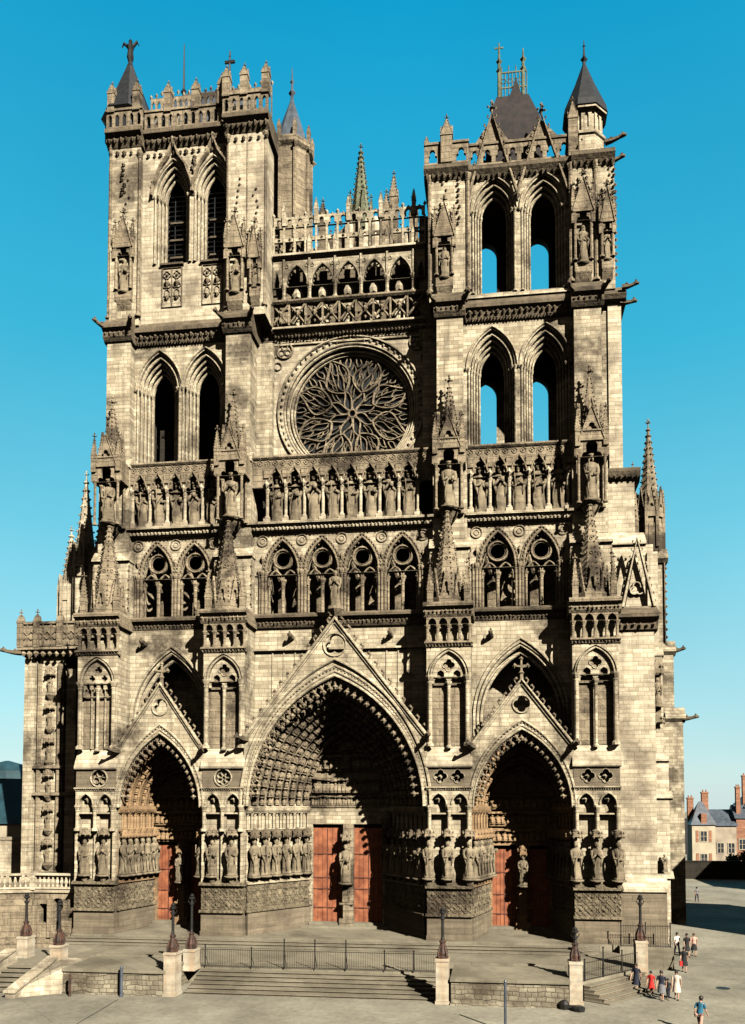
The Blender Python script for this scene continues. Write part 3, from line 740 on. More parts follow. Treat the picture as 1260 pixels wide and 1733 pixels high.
    for z in regs:
        frac = 1 if z <= zs else math.sqrt(max(0.05, 1-((z-zs)/(p['zaB']-zs))**1.5))
        t.prism([(yB+.1, z-.1), (yB-.22, z-.06), (yB-.26, z+.08), (yB+.1, z+.12)], cx-hwB*frac, cx+hwB*frac)
    rows = [(8.88, .8, 26), (9.86, 1.3, 17), (11.8, 1.2, 9)] if main else [(6.1, .95, 11), (7.42, 1.0, 12), (8.7, 1.0, 9), (10, .9, 3)]
    for z, h, n in rows:
        frac = 1 if z <= zs else math.sqrt(max(0.05, 1-((z+h*.6-zs)/(p['zaB']-zs))**1.5))
        for i in range(n):
            x = cx+(-1+2*(i+.5)/n)*hwB*frac*.97
            figure(t, Vector((x+random.uniform(-.03, .03), yB-.02, z)), Vector((random.uniform(-.08, .08), 0, 1)).normalized(), Vector((0, -1, 0)), h*random.uniform(.86, 1.0))
    if main: figure(t, Vector((cx, yB-.1, 11.8)), Vector((0, 0, 1)), Vector((0, -1, 0)), 1.7)
    part(t, 'tympanum', 'orn' if main else 'porch', root, label='tympanum with rows of small carved figures')
    l_ = MB()
    l_.box(cx-hwB-.28, cx+hwB+.28, yB-.12, yB+.5, zt, (8.65 if main else zt+.35))
    for sg in (-1, 1):
        l_.box(cx+sg*(hwB+.02)-.22, cx+sg*(hwB+.02)+.22, yB-.1, yB+.9, FLOOR-.1, zt)
        for i in range(6):
            z = .6+i*1.05; l_.plate(archpoly(cx+sg*(hwB+.0), z, z+.6, z+.85, .14, 3), [], yB-.18, yB-.1); knob(l_, (cx+sg*hwB, yB-.2, z+.35), .12, 0, 1.8)
    part(l_, 'door_frame', 'wall' if main else 'porch', root)
    tr = MB(); tx = cx+(.0 if main else .15)
    tr.prismz([(tx-.5, yB+.5), (tx-.5, yB-.15), (tx-.25, yB-.55), (tx+.25, yB-.55), (tx+.5, yB-.15), (tx+.5, yB+.5)], FLOOR+.3, zt)
    tr.box(tx-.56, tx+.56, yB-.62, yB+.4, FLOOR+.2, FLOOR+.75); tr.box(tx-.54, tx+.54, yB-.66, yB, 2.5, 2.65); tr.box(tx-.54, tx+.54, yB-.6, yB, .95, 1.1)
    tr.plate(rectp(tx-.3, tx+.3, 1.15, 2.45), [trefarch(tx, 1.2, 1.7, 2.35, .2, 3)], yB-.6, yB-.5)
    canopy(tr, tx, yB-.75, 6.0 if main else 5.0, .42, .8)
    part(tr, 'trumeau', 'orn' if main else 'porch', root)
    nstat.append((tx, yB-.85, 2.75, 3.0 if main else 2.3, 0, pi_, 0, 0))
    for sg in (-1, 1):
        xa = tx+sg*.5; xb = cx+sg*(hwB-.18); xl, xr = min(xa, xb), max(xa, xb)
        dm = MB(); yb_ = yB+.32; nb = 6; zb = FLOOR+.42
        for i in range(nb):
            u0 = xl+(xr-xl)*i/nb; u1 = xl+(xr-xl)*(i+1)/nb
            dm.box(u0+.012, u1-.012, yb_-.04*(i % 2 == 0)-.05, yb_+.05, zb, zt-.32)
        dm.box(xl, xr, yb_+.02, yb_+.08, zb, zt-.3, 1)
        for z in ([.6, 2.1, 3.0, 4.9] if main else [.4, 1.9, 3.6]): dm.box(xl+.02, xr-.02, yb_-.125, yb_, z, z+.07, 1)
        dm.box((xl+xr)/2-.025, (xl+xr)/2+.025, yb_-.12, yb_, zb+.05, zt-.4, 1)
        part(dm, 'door', [M['door'], M['strap']], root, label=f"{'left' if sg < 0 else 'right'} orange-red plank door leaf")
    st = MB(); st.box(cx-hwB-.5, cx+hwB+.5, yB-.9, yB+1.6, FLOOR-.2, FLOOR+.22); st.box(cx-hwB, cx+hwB, yB-.45, yB+1.6, FLOOR+.1, FLOOR+.42)
    part(st, 'threshold', 'step', root)
    # closing mass behind the door
    bk = MB(); bk.box(x0-.1, x1+.1, yB+.5, yB+1.4, FLOOR-.2, 23.0)
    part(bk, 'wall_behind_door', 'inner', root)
    # bay wall above
    w_ = MB()
    if main:
        ar = arcpts(cx, zs, p['zaF']+.3, hwF+.1, 14)
        w_.plate([(x0, zs), (x0, 22.7), (x1, 22.7), (x1, zs)]+list(reversed(ar)), [], 2.5, 3.2)
        w_.prism([(2.6, 20.82), (2.2, 20.9), (2.2, 21.04), (2.6, 21.15)], x0, x1)
        for sg in (-1, 1):
            for i in range(3): w_.box(cx+sg*(3.6+i*.9)-.05, cx+sg*(3.6+i*.9)+.05, 2.42, 2.55, 16-i*1.6, 20.8)
            gargoyle(w_, cx+sg*3.9, 2.5, 21.9, 0, -1, .8)
    else:
        c2 = cx+.1*(1 if pi_ else 4); hwb = min(c2-x0, x1-c2)-.05 if pi_ == 2 else 3.05
        c2 = (x0+x1)/2; hwb = (x1-x0)/2-.12
        zaB, zsB = 21.4, 15.4
        w_.plate([(x0, 12.6), (x0, 22.7), (x1, 22.7), (x1, 12.6)]+[(c2+hwb-.06, 12.6)]+list(reversed(arcpts(c2, zsB, zaB-.35, hwb-.1, 12)))+[(c2-hwb+.06, 12.6)], [], 2.1, 2.6)
        for i, (dh, yy) in enumerate(((0, 2.1), (.34, 2.35), (.68, 2.7))):
            w_.sweep([(c2-hwb+dh, 12.6)]+arcpts(c2, zsB, zaB-dh*1.5, hwb-dh*.8, 14)+[(c2+hwb-dh, 12.6)], yy+.12, .26, .26)
            if i: w_.plate([(x0, 12.6), (x0, 22.5), (x1, 22.5), (x1, 12.6), (c2+hwb-dh+.02, 12.6)]+list(reversed(arcpts(c2, zsB, zaB-dh*1.5-.05, hwb-dh*.8-.05, 12)))+[(c2-hwb+dh-.02, 12.6)], [], yy+.12, yy+.34)
        w_.box(x0, x1, 5.2, 5.8, 11, 22.6)
        gargoyle(w_, c2-2.2, 2.1, 21.6, 0, -1, .8)
    part(w_, 'bay_wall', 'wall', root)
    cn = MB(); cn.prism([(2.9, 22.65), (2.3, 22.7), (2.15, 22.9), (2.1, 23.2), (1.75, 23.4), (1.75, 23.6), (1.95, 23.75), (6.2, 23.75), (6.2, 22.65)], x0, x1)
    leafrow(cn, x0, x1, 2.1, 23.05, .13, .3)
    if not main: leafrow(cn, x0, x1, 2.15, 22.82, .07, .2)
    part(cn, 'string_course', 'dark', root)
# ---- jamb, trumeau and buttress statues (each lifts off its pedestal) -------
ORD = ['first', 'second', 'third', 'fourth', 'fifth', 'sixth', 'seventh', 'eighth']
for i, (x, y, z, H, ang, pi_, sg, k) in enumerate(nstat):
    nm = PORT[pi_]['name']
    pn = {'north': 'left-hand', 'central': 'central', 'south': 'right-hand'}[nm]
    if sg == 0: lab = f'robed stone figure on the pillar between the doors of the {pn} portal'
    else:
        kk = k if sg == -1 else 5-k
        lab = f"robed stone statue, {ORD[kk]} from the outside on the {pn} portal's {'left' if sg < 0 else 'right'} jamb"
    statue_thing(x, y, z, H, ang, i*5+pi_, lab, 'jamb statues of the portals', name='jamb_statue')
BN = ['leftmost buttress', 'second buttress from left', 'third buttress from left', 'rightmost buttress']
for bi, xc in enumerate(BX):
    qs = [(-.75, 'left'), (.75, 'right')] if bi < 2 else [(-1.5, 'left'), (-.1, 'middle'), (1.4, 'right')]
    for q, w in qs:
        mb = MB(); canopy(mb, xc+q, -.12, 6.55, .42, .62); mb.lathe(xc+q, -.1, [(.1, 3.0), (.32, 3.4), (.34, 3.5)], 6)
        part(mb, 'statue_canopy', 'orn')
        statue_thing(xc+q, -.12, 3.6, 2.65, .25, 40+bi*3+int(q*2), f'robed stone prophet at portal height, {w} one on the {BN[bi]}', 'prophet statues on the buttress fronts', name='prophet_statue')
    statue_thing(xc, 1.35, 31.35, 3.4, .1, 60+bi, f'crowned stone king in the pinnacled tabernacle on the {BN[bi]}', 'statues in the buttress tabernacles', name='king_statue', crown=True)
statue_thing(0, .3, 23.75, 2.75, 0, 77, 'pale stone figure standing on the tip of the great central gable', None, name='angel_statue')

# ---- gallery of open lancets (triforium) -----------------------------------
for bi, (x0, x1, c0) in enumerate(BAY):
    xs = [-4.77, -1.59, 1.59, 4.77] if bi == 1 else ([-15.1, -12.0] if bi == 0 else [12.1, 15.4])
    hs_ = 1.28; y = 2.8; g = MB()
    g.plate(rectp(x0-.6, x1+.6, 27.0, 30.55), [archpoly(x, 27.01, 27.2, 29.75, hs_, 9) for x in xs], y, y+.55)
    edges = sorted(set([x0-.6, x1+.6]+[]))
    piers = [(xs[i]+hs_, xs[i+1]-hs_) for i in range(len(xs)-1)]+[(x0-.6, xs[0]-hs_), (xs[-1]+hs_, x1+.6)]
    for a, b in piers:
        g.box(a+.02, b-.02, y+.12, y+.5, 23.6, 27.0)
    root = part(g, 'lancet_gallery', 'wall')
    o = MB()
    for x in xs:
        o.sweep(arcpts(x, 27.2, 29.8, hs_+.06, 10), y, .2, .16); o.sweep(arcpts(x, 27.2, 30.1, hs_+.3, 10), y, .1, .12)
        for px, pz in arcpts(x, 27.3, 29.97, hs_+.19, 11): knob(o, (px, y-.08, pz), .12)
        for px, pz in arcpts(x, 27.3, 29.6, hs_-.1, 7): knob(o, (px, y+.1, pz), .08)
    for i in range(len(xs)+1):
        mxx = (xs[i]+xs[i-1])/2 if 0 < i < len(xs) else (xs[0]-1.6 if i == 0 else xs[-1]+1.6)
        o.sweep(circ(mxx, 29.75, .42, 16), y, .1, .1, closed=True); o.sweep(circ(mxx, 29.75, .2, 8), y, .06, .06, closed=True)
        for q in (-.24, 0, .24): col(o, mxx+q, y-.02 if q == 0 else y+.08, 23.62, 27.3, .12)
        leafrow(o, mxx-.42, mxx+.42, y-.12, 27.3, .12, .2); knob(o, (mxx, y-.1, 28.3), .22, 0, 1.6)
    part(o, 'archivolt', 'orn', root)
    t = MB()
    for x in xs:
        t.sweep(circ(x, 28.3, .74, 22), y+.36, .2, .24, closed=True)
        t.sweep(circ(x, 28.3, .58, 18), y+.34, .06, .1, closed=True)
        for q in (-.6, .6):
            t.sweep([(x+q-.58, 26.2)]+arcpts(x+q, 26.5, 27.42, .58, 6)+[(x+q+.58, 26.2)], y+.36, .15, .22)
            for sg in (-1, 1): knob(t, (x+q+sg*.4, y+.3, 26.95), .12)
        t.sweep([(x-1.16, 27.3), (x-1.02, 27.9), (x-.72, 28.45)], y+.36, .1, .14); t.sweep([(x+1.16, 27.3), (x+1.02, 27.9), (x+.72, 28.45)], y+.36, .1, .14)
        t.tube([(x, y+.28, 28.95), (x, y+.28, 29.6)], .08, 5)
        col(t, x, y+.3, 23.6, 26.7, .14)
        for q in (-1.14, 1.14): col(t, x+q, y+.36, 23.6, 26.7, .09)
    part(t, 'tracery', 'orn', root)
    bk = MB(); bk.box(x0-1, x1+1, 5.6, 6.4, 23.6, 30.5)
    for i, x in enumerate(xs):
        bk.prismz([(x-1.2, 5.6), (x-.8, 4.6), (x-.2, 4.4), (x+.1, 5.6)], 23.7, 26.6); bk.tube([(x-1.1, 3.6, 28.6), (x-.5, 4.4, 26.8), (x+.1, 5.4, 25.6)], .16, 5)
    part(bk, 'passage_wall', 'orn', root)

# ---- gallery of kings ------------------------------------------------------
KN = ['left side bay under the belfry tower', 'middle row under the rose window', 'right side bay']
for bi, (x0, x1, c0) in enumerate(BAY):
    X0, X1 = x0-(.4 if bi != 1 else .6), x1+(.4 if bi != 1 else .6)
    n = 8 if bi == 1 else 5; sp = 1.5 if bi == 1 else 1.47
    xs = [c0+(bi == 0)*.3*0+(i-(n-1)/2)*sp for i in range(n)]
    g = MB()
    g.prism([(3.0, 30.3), (2.6, 30.35), (2.35, 30.5), (2.3, 30.8), (2.05, 30.9), (2.05, 31.08), (2.3, 31.14), (6.3, 31.14), (6.3, 30.3)], X0, X1)
    root = part(g, 'kings_gallery', 'wall', label='gallery of kings')
    bw = MB(); bw.box(X0, X1, 4.4, 6.3, 31.1, 36.2); part(bw, 'niche_wall', 'inner', root)  # dark stone paints the shade behind the kings
    lf = MB(); leafrow(lf, X0, X1, 2.32, 30.62, .14, .3)
    for i in range(n+1):
        x = c0+(i-n/2)*sp
        col(lf, x, 2.75, 31.5, 34.0, .13); lf.prismz([(x-.26, 2.5), (x+.26, 2.5), (x+.26, 3.1), (x-.26, 3.1)], 31.1, 31.5)
        knob(lf, (x, 2.4, 34.2), .25, 0, 1.3)
    part(lf, 'colonnette_row', 'pale', root)
    a = MB()
    a.plate(rectp(X0, X1, 33.95, 36.25), [trefarch(x, 33.96, 34.05, 35.25, sp/2-.13, 5) for x in xs], 2.5, 2.85)
    for x in xs:
        a.sweep([(x-sp/2+.05, 34.0), (x-sp*.28, 34.9), (x, 35.55), (x+sp*.28, 34.9), (x+sp/2-.05, 34.0)], 2.5, .13, .16)
    for x in [c0+(i-n/2)*sp for i in range(n+1)]:
        if X0 < x < X1: a.box(x-.22, x+.22, 2.38, 2.52, 34.7, 35.3); a.plate([(x-.26, 35.3), (x, 35.75), (x+.26, 35.3)], [], 2.36, 2.5)
    nn = int((X1-X0)/.62)
    for i in range(nn): 
        x = X0+(i+.5)*(X1-X0)/nn; a.sweep(foil(x, 35.9, .22, 4), 2.5, .05, .06, closed=True); knob(a, (x, 2.46, 35.9), .08)
    a.prism([(2.9, 36.15), (2.42, 36.18), (2.3, 36.3), (2.3, 36.42), (2.9, 36.5)], X0, X1)
    for x in xs:
        for q in (-.36, .36): knob(a, (x+q, 2.45, 34.75), .13)
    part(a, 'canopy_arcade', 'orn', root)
    f = MB(); f.box(X0, X1, 2.6, 6.3, 36.1, 36.35); part(f, 'walkway', 'pale', root)
    for i, x in enumerate(xs):
        statue_thing(x, 3.0, 31.25, 3.75+random.uniform(-.2, .12), random.uniform(-.25, .45), 100+bi*11+i*3, f'crowned stone king, {ORD[i]} from the left in the {KN[bi]}', 'kings in the sculpture gallery', name='king_statue', crown=True)

# ---- rose window -----------------------------------------------------------
rz, KR = 41.3, 1.065
RT = Matrix.Translation((.2, 1.1, rz)) @ Matrix.Diagonal((KR, 1, KR, 1)) @ Matrix.Translation((0, 0, -rz))
def RM():
    m = MB(); m.T = RT; return m
r_ = RM()
r_.plate(rectp(-6.2, 5.9, 36.2, 47.0), [circ(0, rz, 5.3, 48)], 4.2, 4.8)
r_.plate(rectp(-6.2, 5.9, 36.2, 47.0), [circ(0, rz, 4.78, 48)], 4.8, 5.4)
rose = part(r_, 'rose_window', 'pale', label='great round rose window')
fr = RM()
for rad, w, yy, dd in ((5.68, .2, 4.2, .22), (5.2, .2, 4.3, .14), (5.0, .2, 4.5, .2), (4.75, .2, 4.85, .22), (4.56, .14, 5.05, .2)): fr.sweep(circ(0, rz, rad, 64), yy, w, dd, closed=True)
for k in range(64):
    a = 2*PI*k/64; knob(fr, (5.44*math.cos(a), 4.14, rz+5.44*math.sin(a)), .15)
part(fr, 'moulded_ring', 'wall', rose)
tr = RM(); yt = 5.15
def bez(p0, p1, p2, p3, n=8):
    return [tuple((1-t)**3*a+3*(1-t)**2*t*b+3*(1-t)*t*t*c+t**3*d for a, b, c, d in zip(p0, p1, p2, p3)) for t in [i/n for i in range(n+1)]]
def pol(r, a): return (r*math.cos(a), rz+r*math.sin(a))
def leaf(r0, r1, a, w, bend=0.0, th=.095, dd=.15, n=8):
    """leaf-shaped light: two swaying bars that meet at both tips"""
    for sg in (-1, 1):
        P = []
        for i in range(n+1):
            t = i/n; r = r0+(r1-r0)*t; off = sg*w*math.sin(PI*t**.8)+bend*math.sin(2*PI*t)
            P.append((r*math.cos(a)-off*math.sin(a), rz+r*math.sin(a)+off*math.cos(a)))
        tr.sweep(P, yt, th, dd)
for k in range(8):
    a = 2*PI*k/8+.32
    leaf(.25, 1.95, a, .3, .1, .13, .18)
    leaf(1.75, 4.62, a+.06, .98, .16, .17, .24, 12)
    leaf(1.95, 3.6, a+.02, .24, .08); leaf(2.6, 4.45, a+.2, .2, .1); leaf(2.6, 4.45, a-.1, .2, -.1); leaf(3.3, 4.55, a+.05, .2, .06)
    leaf(2.2, 3.3, a+.24, .12, .05, .06); leaf(2.3, 3.4, a-.17, .12, -.05, .06)
    h = a+PI/8+.05
    leaf(1.3, 2.9, h-.02, .14, .08, .07); leaf(2.9, 3.9, h, .2, .06); leaf(3.7, 4.62, h+.1, .2, .05); leaf(3.7, 4.62, h-.1, .2, -.05)
tr.sweep(circ(0, rz, .3, 12), yt, .16, .2, closed=True)
part(tr, 'tracery', 'orn', rose)
gl = RM(); gl.plate(circ(0, rz, 4.8, 48), [], 5.22, 5.3); part(gl, 'stained_glass', 'glass', rose)
sp_ = RM()
for sx in (-1, 1):
    sp_.sweep(circ(sx*5.2 , 46.2, .62, 18), 4.2, .14, .16, closed=True)
    for k in range(3): a = PI/2+k*2*PI/3; sp_.sweep(circ(sx*5.2+.28*math.cos(a) , 46.2+.28*math.sin(a), .22, 10), 4.2, .08, .1, closed=True)
    sp_.sweep(circ(sx*5.75, 45.0, .3, 12), 4.2, .1, .12, closed=True)
part(sp_, 'spandrel_trefoil', 'orn', rose)

# ---- towers ----------------------------------------------------------------
def mould_arch(mb, cx, z0, zs, za, hw, y, orders=4, step=.2, dy=.22, w=.2):
    for i in range(orders):
        mb.sweep([(cx-hw+i*step, z0)]+arcpts(cx, zs, za-i*step*1.6, hw-i*step, 10)+[(cx+hw-i*step, z0)], y+i*dy, w, w*.9)
def tower_stage(name_wall, X0, X1, yf, z0, z1, wins, z_in, zs, za, hw, mat='wall', orders=4, step=.17, label=None, sill=True):
    """front wall of one storey with twin pointed openings, deep stepped jambs and capitals"""
    g = MB()
    hin = hw-orders*step
    g.plate(rectp(X0, X1, z0, z1), [archpoly(x, z_in, zs, za, hw, 12) for x in wins], yf, yf+.3)
    for i in range(1, orders+1):
        g.plate(rectp(X0, X1, z0, z1), [archpoly(x, z_in, zs, za-i*step*1.6, hw-i*step, 12) for x in wins], yf+.3+(i-1)*.28, yf+.3+i*.28)
    w = g
    root = part(w, name_wall, mat, label=label)
    m = MB()
    for x in wins:
        m.sweep(arcpts(x, zs, za+.2, hw+.2, 12), yf, .16, .16)
        for i in range(orders+1):
            h2 = hw-i*step
            if i: m.sweep(arcpts(x, zs, za-i*step*1.6, h2-.02, 12), yf+.02+i*.28, .15, .16)
            for sg in (-1, 1):
                col(m, x+sg*(h2+.02), yf+.0+i*.28-.04, z_in, zs+.05, .085, 6)
        for sg in (-1, 1): leafrow(m, x+sg*hw-.35, x+sg*hw+.35, yf-.1, zs, .14, .22)
    part(m, 'arch_moulding', 'wall', root)
    return root

# middle storey, both towers
for nm, X0, X1, wins in (('north', -17.6, -9.4, (-15.45, -11.55)), ('south', 9.4, 18.1, (11.75, 15.85))):
    root = tower_stage('tower_storey', X0, X1, 3.5, 36.3, 46.9, wins, 36.8, 43.0, 46.1, 1.78, orders=4, step=.2, label=f'middle storey of the {nm} tower')
    s_ = MB(); s_.prism([(3.6, 36.3), (3.3, 36.35), (3.3, 36.6), (3.75, 36.9), (5, 36.9), (5, 36.3)], X0, X1); s_.box(X0, X1, 4.9, 9.6, 36.3, 36.7)
    part(s_, 'sill', 'pale', root)
    bkm = MB()
    if nm == 'south': bkm.plate(rectp(6.4, 20.4, 36.3, 48.3), [archpoly(11.15, 37.6, 43.6, 44.9, .92, 8), archpoly(15.45, 37.6, 43.6, 44.9, .98, 8)], 9.0, 9.8)
    else: bkm.box(-19.4, -6.2, 9.0, 9.8, 36.3, 48.3)
    bkm.box(X0-1.9, X0-.1, 4.8, 9.8, 36.3, 48.3); bkm.box(X1+.1, X1+1.9, 4.8, 9.8, 36.3, 48.3); bkm.box(X0-1.9, X1+1.9, 4.0, 9.8, 47.2, 48.3)
    if nm == 'north': bkm.tube([(-14.6, 7.5, 36.7), (-14.6, 7.5, 39.8)], .22, 6); bkm.box(-16.6, -14.9, 6.5, 9, 36.7, 41)
    for sx in (X0+.2, X1-.2):
        for k in range(5): bkm.tube([(sx, 5.2+k*.7, 36.7), (sx, 5.2+k*.7, 46)], .13, 6)
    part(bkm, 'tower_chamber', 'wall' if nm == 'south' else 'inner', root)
    cn = MB()
    cn.prism([(3.6, 46.6), (3.35, 46.7), (3.2, 47.2), (3.2, 47.4), (2.9, 47.6), (2.9, 47.85), (3.6, 48.75), (5, 48.75), (5, 46.6)], X0-.1, X1+.1)
    leafrow(cn, X0, X1, 3.1, 47.25, .2, .42); leafrow(cn, X0, X1, 3.2, 46.85, .1, .24)
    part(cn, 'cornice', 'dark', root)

# upper belfry storeys
NICHE = []
def corner_pier(xa, xb, y0, y1, z0, z1, name, niche=None, capz=None, mat='wall', parent=None):
    m = MB(); m.box(xa, xb, y0, y1, z0, z1)
    o = part(m, name, mat, parent)
    if niche:
        for (cx, w, zb, zt, yy) in niche:
            q = MB()
            for sg in (-1, 1): col(q, cx+sg*w, yy-.35, zb, zt-1.6, .1, 6); q.box(cx+sg*w-.08, cx+sg*w+.08, yy-.3, yy, zb-.3, zt-1.6)
            q.box(cx-w*1.1, cx+w*1.1, yy-.4, yy, zb-.9, zb-.2); q.prism([(yy, zb-1.6), (yy-.4, zb-.9), (yy, zb-.9)], cx-w, cx+w)
            q.plate(rectp(cx-w*1.15, cx+w*1.15, zt-2.4, zt-1.2), [trefarch(cx, zt-2.39, zt-2.3, zt-1.35, w*.8, 4)], yy-.42, yy-.1)
            gablet(q, cx, zt-1.75, zt+1.0, w*1.35, yy-.55, yy-.38, .2, nc=5, holes=False); finial(q, cx, yy-.46, zt+.9, .5)
            for sg in (-1, 1): pinnacle(q, cx+sg*w*1.25, yy-.35, zt-2.6, zt-.9, zt+.4, .2, ks=.05)
            for i in range(6): knob(q, (cx+random.uniform(-.3, .3), yy-.05, zt+1.8+i*.5), .13)
            NICHE.append((cx, yy-.1, zb-.15, (zt-zb)*.55, int(cx*3)))
            part(q, 'niche', 'orn', o)
    return o
# north tower: piers
nt = tower_stage('belfry_storey', -17.2, -8.9, 3.5, 48.4, 63.6, (-14.45, -11.0), 53.6, 59.4, 62.3, 1.5, mat='pale', orders=3, step=.2, label='tall louvred belfry storey of the north tower')
lv = MB()
for x in (-14.45, -11.0):
    for k in range(17):
        z = 53.7+k*.42
        lv.prism([(4.9, z), (4.95, z-.06), (5.35, z+.26), (5.3, z+.32)], x-.8, x+.8)
    for q in (-.35, .35): lv.box(x+q-.03, x+q+.03, 4.85, 4.9, 53.6, 60)
part(lv, 'louvre', 'slate', nt)
lb = MB()
for x in (-14.45, -11.0):
    for z in (54.9, 56.4, 57.9): lb.box(x-.72, x+.72, 4.7, 4.84, z, z+.14)
    lb.prism([(3.6, 53.3), (3.25, 53.4), (3.25, 53.55), (4.8, 53.75), (4.8, 53.3)], x-1.0, x+1.0)
part(lb, 'opening_sill', 'dark', nt)
for x in (-14.45, -11.0):
    og = MB()
    og.sweep([(x-1.78, 59.4), (x-1.65, 60.3), (x-1.1, 61.8), (x-.45, 62.7), (x, 64.0), (x+.45, 62.7), (x+1.1, 61.8), (x+1.65, 60.3), (x+1.78, 59.4)], 3.5, .22, .45)
    for sg in (-1, 1):
        for i in range(6): hook(og, x+sg*(1.65-i*.24), 60.3+i*.46, 3.25, sg*.7, .7, 0, 1, .22)
    knob(og, (x, 3.2, 63.9), .35, 0, 1.5)
    # blind tracery under the opening
    og.sweep(rectp(x-.85, x+.85, 49.9, 53.2), 3.5, .1, .1, closed=True)
    og.box(x-.04, x+.04, 3.42, 3.55, 49.9, 53.1)
    for q in (-.42, .42):
        og.sweep(trefarch(x+q, 50.4, 50.7, 51.4, .36, 4), 3.5, .07, .09)
        og.sweep(foil(x+q, 52.6, .33, 4), 3.5, .07, .1, closed=True); knob(og, (x+q, 3.45, 52.6), .16)
        knob(og, (x+q, 3.42, 51.9), .3); knob(og, (x+q, 3.42, 50.7), .24)
        og.sweep(foil(x+q, 51.8, .35, 3), 3.5, .07, .1, closed=True)
    part(og, 'ogee_hood', 'orn', nt)
og = MB()
for i in range(5): knob(og, (-12.7+random.uniform(-.1, .1), 3.42, 61.3+i*.3), .22)
part(og, 'crocket_strip', 'orn', nt)
bd = MB(); bd.box(-17.2, -8.9, 5.4, 6.0, 48.4, 63.6); part(bd, 'belfry_chamber', 'inner', nt)
corner_pier(-19.75, -17.1, 3.0, 8, 48.3, 64.3, 'corner_pier', [(-18.3, .62, 51.2, 56.4, 3.0)], mat='wall')
corner_pier(-19.5, -18.9, 2.7, 3.2, 48.3, 55, 'pier_shaft')
ip = corner_pier(-9.55, -6.3, 2.75, 5.0, 48.3, 64.3, 'corner_pier', [(-8.75, .6, 50.2, 55.4, 2.75), (-7.1, .35, 50.5, 54.4, 2.75)], mat='pale')
sh = MB()
for x, z0_, z1_ in ((-17.15, 49, 63), (-19.7, 49, 64), (-6.4, 49, 63.5), (-9.5, 49, 63.5), (-7.9, 55, 64)): col(sh, x, 2.85 if x > -10 else 3.0, z0_, z1_, .14, 6)
for x in (-18.6, -8.6):
    for i in range(7): knob(sh, (x+random.uniform(-.15, .15), 2.9, 59.5+i*.42), .2, 0, .8)
part(sh, 'pier_shafts', 'orn', nt)
cn = MB()
for xa, xb, yy in ((-20.0, -16.9, 3.0), (-16.9, -9.7, 3.5), (-9.8, -6.0, 2.75)):
    ye = 5.4 if xb > -9 else 9
    cn.prism([(yy+.4, 63.4), (yy-.05, 63.5), (yy-.3, 63.9), (yy-.3, 64.2), (yy-.65, 64.45), (yy-.65, 64.8), (yy-.4, 64.95), (ye, 64.95), (ye, 63.4)], xa, xb)
    leafrow(cn, xa, xb, yy-.35, 63.95, .24, .45); leafrow(cn, xa, xb, yy-.12, 63.0, .2, .55)
part(cn, 'cornice', 'dark', nt)
bl = MB()
for xa, xb, yy in ((-20.0, -16.9, 2.7), (-16.9, -9.8, 3.2), (-9.9, -6.1, 2.4)):
    n = int((xb-xa)/.62); sp = (xb-xa)/n
    bl.plate(rectp(xa, xb, 64.95, 66.5), [archpoly(xa+(i+.5)*sp, 65.2, 65.9, 66.25, sp*.3, 4) for i in range(n)], yy, yy+.25)
    bl.box(xa-.05, xb+.05, yy-.1, yy+.35, 66.5, 66.68)
for x, yy in ((-19.6, 2.7), (-17.4, 2.7), (-14.9, 3.2), (-12.5, 3.2), (-10.2, 3.0), (-9.6, 2.4), (-8.1, 2.4), (-6.3, 2.4)):
    pinnacle(bl, x, yy+.15, 66.4, 68.0, 69.0, .42, ks=.05, gab=True, fin=.25)
for x in (-16.2, -13.7, -11.3): pinnacle(bl, x, yy+5.5, 66.4, 67.6, 68.4, .3, ks=.04, fin=0)
for sx in (0,):
    n = 15
    bl.plate(rectp(-17, -6.4, 65, 67.4), [archpoly(-17+(i+.5)*.7, 65.2, 66.6, 67.1, .22, 4) for i in range(n)], 9.0, 9.2)
n = 22; sp = 10.6/n
bl.plate(rectp(-17.0, -6.4, 66.3, 69.0), [archpoly(-17.0+(i+.5)*sp, 66.5, 68.2, 68.75, sp*.34, 4) for i in range(n)], 4.6, 4.75)
for i in range(n+1): knob(bl, (-17+i*sp, 4.65, 69.15+(i % 3)*.12), .14, 0, 1.9)
part(bl, 'balustrade', 'orn', nt)
rf = MB(); rf.add([(-17.5,4.2,65.5),(-7,4.2,65.5),(-7,9,65.5),(-17.5,9,65.5),(-14.9,6.6,71.0),(-9.7,6.6,71.0)], [(0,1,5,4),(1,2,5),(2,3,4,5),(3,0,4)]); part(rf, 'roof', 'lead', nt)
ci = MB(); ci.tube([(-14.9, 6.6, 70.0), (-14.9, 6.6, 75.5)], [.12, .04], 5); knob(ci, (-14.9, 6.6, 71.2), .28, 0, 1.5); part(ci, 'lightning_rod', 'iron', nt)
ci = MB(); x = -10.75; ci.tube([(x, 6.6, 70.0), (x, 6.6, 74.4)], [.12, .07], 5); knob(ci, (x, 6.6, 71.4), .28, 0, 1.5)
ci.box(-11.2, -10.3, 6.52, 6.68, 73.3, 73.52); knob(ci, (-10.75, 6.6, 73.9), .12)
part(ci, 'roof_cross', 'iron', nt)
tc = MB(); tc.lathe(-18.9, 4.6, [(1.95, 64.9), (1.95, 66.7), (2.3, 66.9), (1.8, 68.2), (1.0, 70.2), (.2, 72.3), (.14, 72.6)], 8, PI/8)
to = part(tc, 'corner_turret', 'slate', nt, label='dark conical turret roof')
td = MB(); tx, ty, tz = -18.9, 4.6, 72.4
td.lathe(tx, ty, [(.3, tz-.3), (.16, tz), (.3, tz+.5), (.22, tz+1.1), (.34, tz+1.5), (.1, tz+1.7), (.18, tz+1.95), (.05, tz+2.15)], 7)
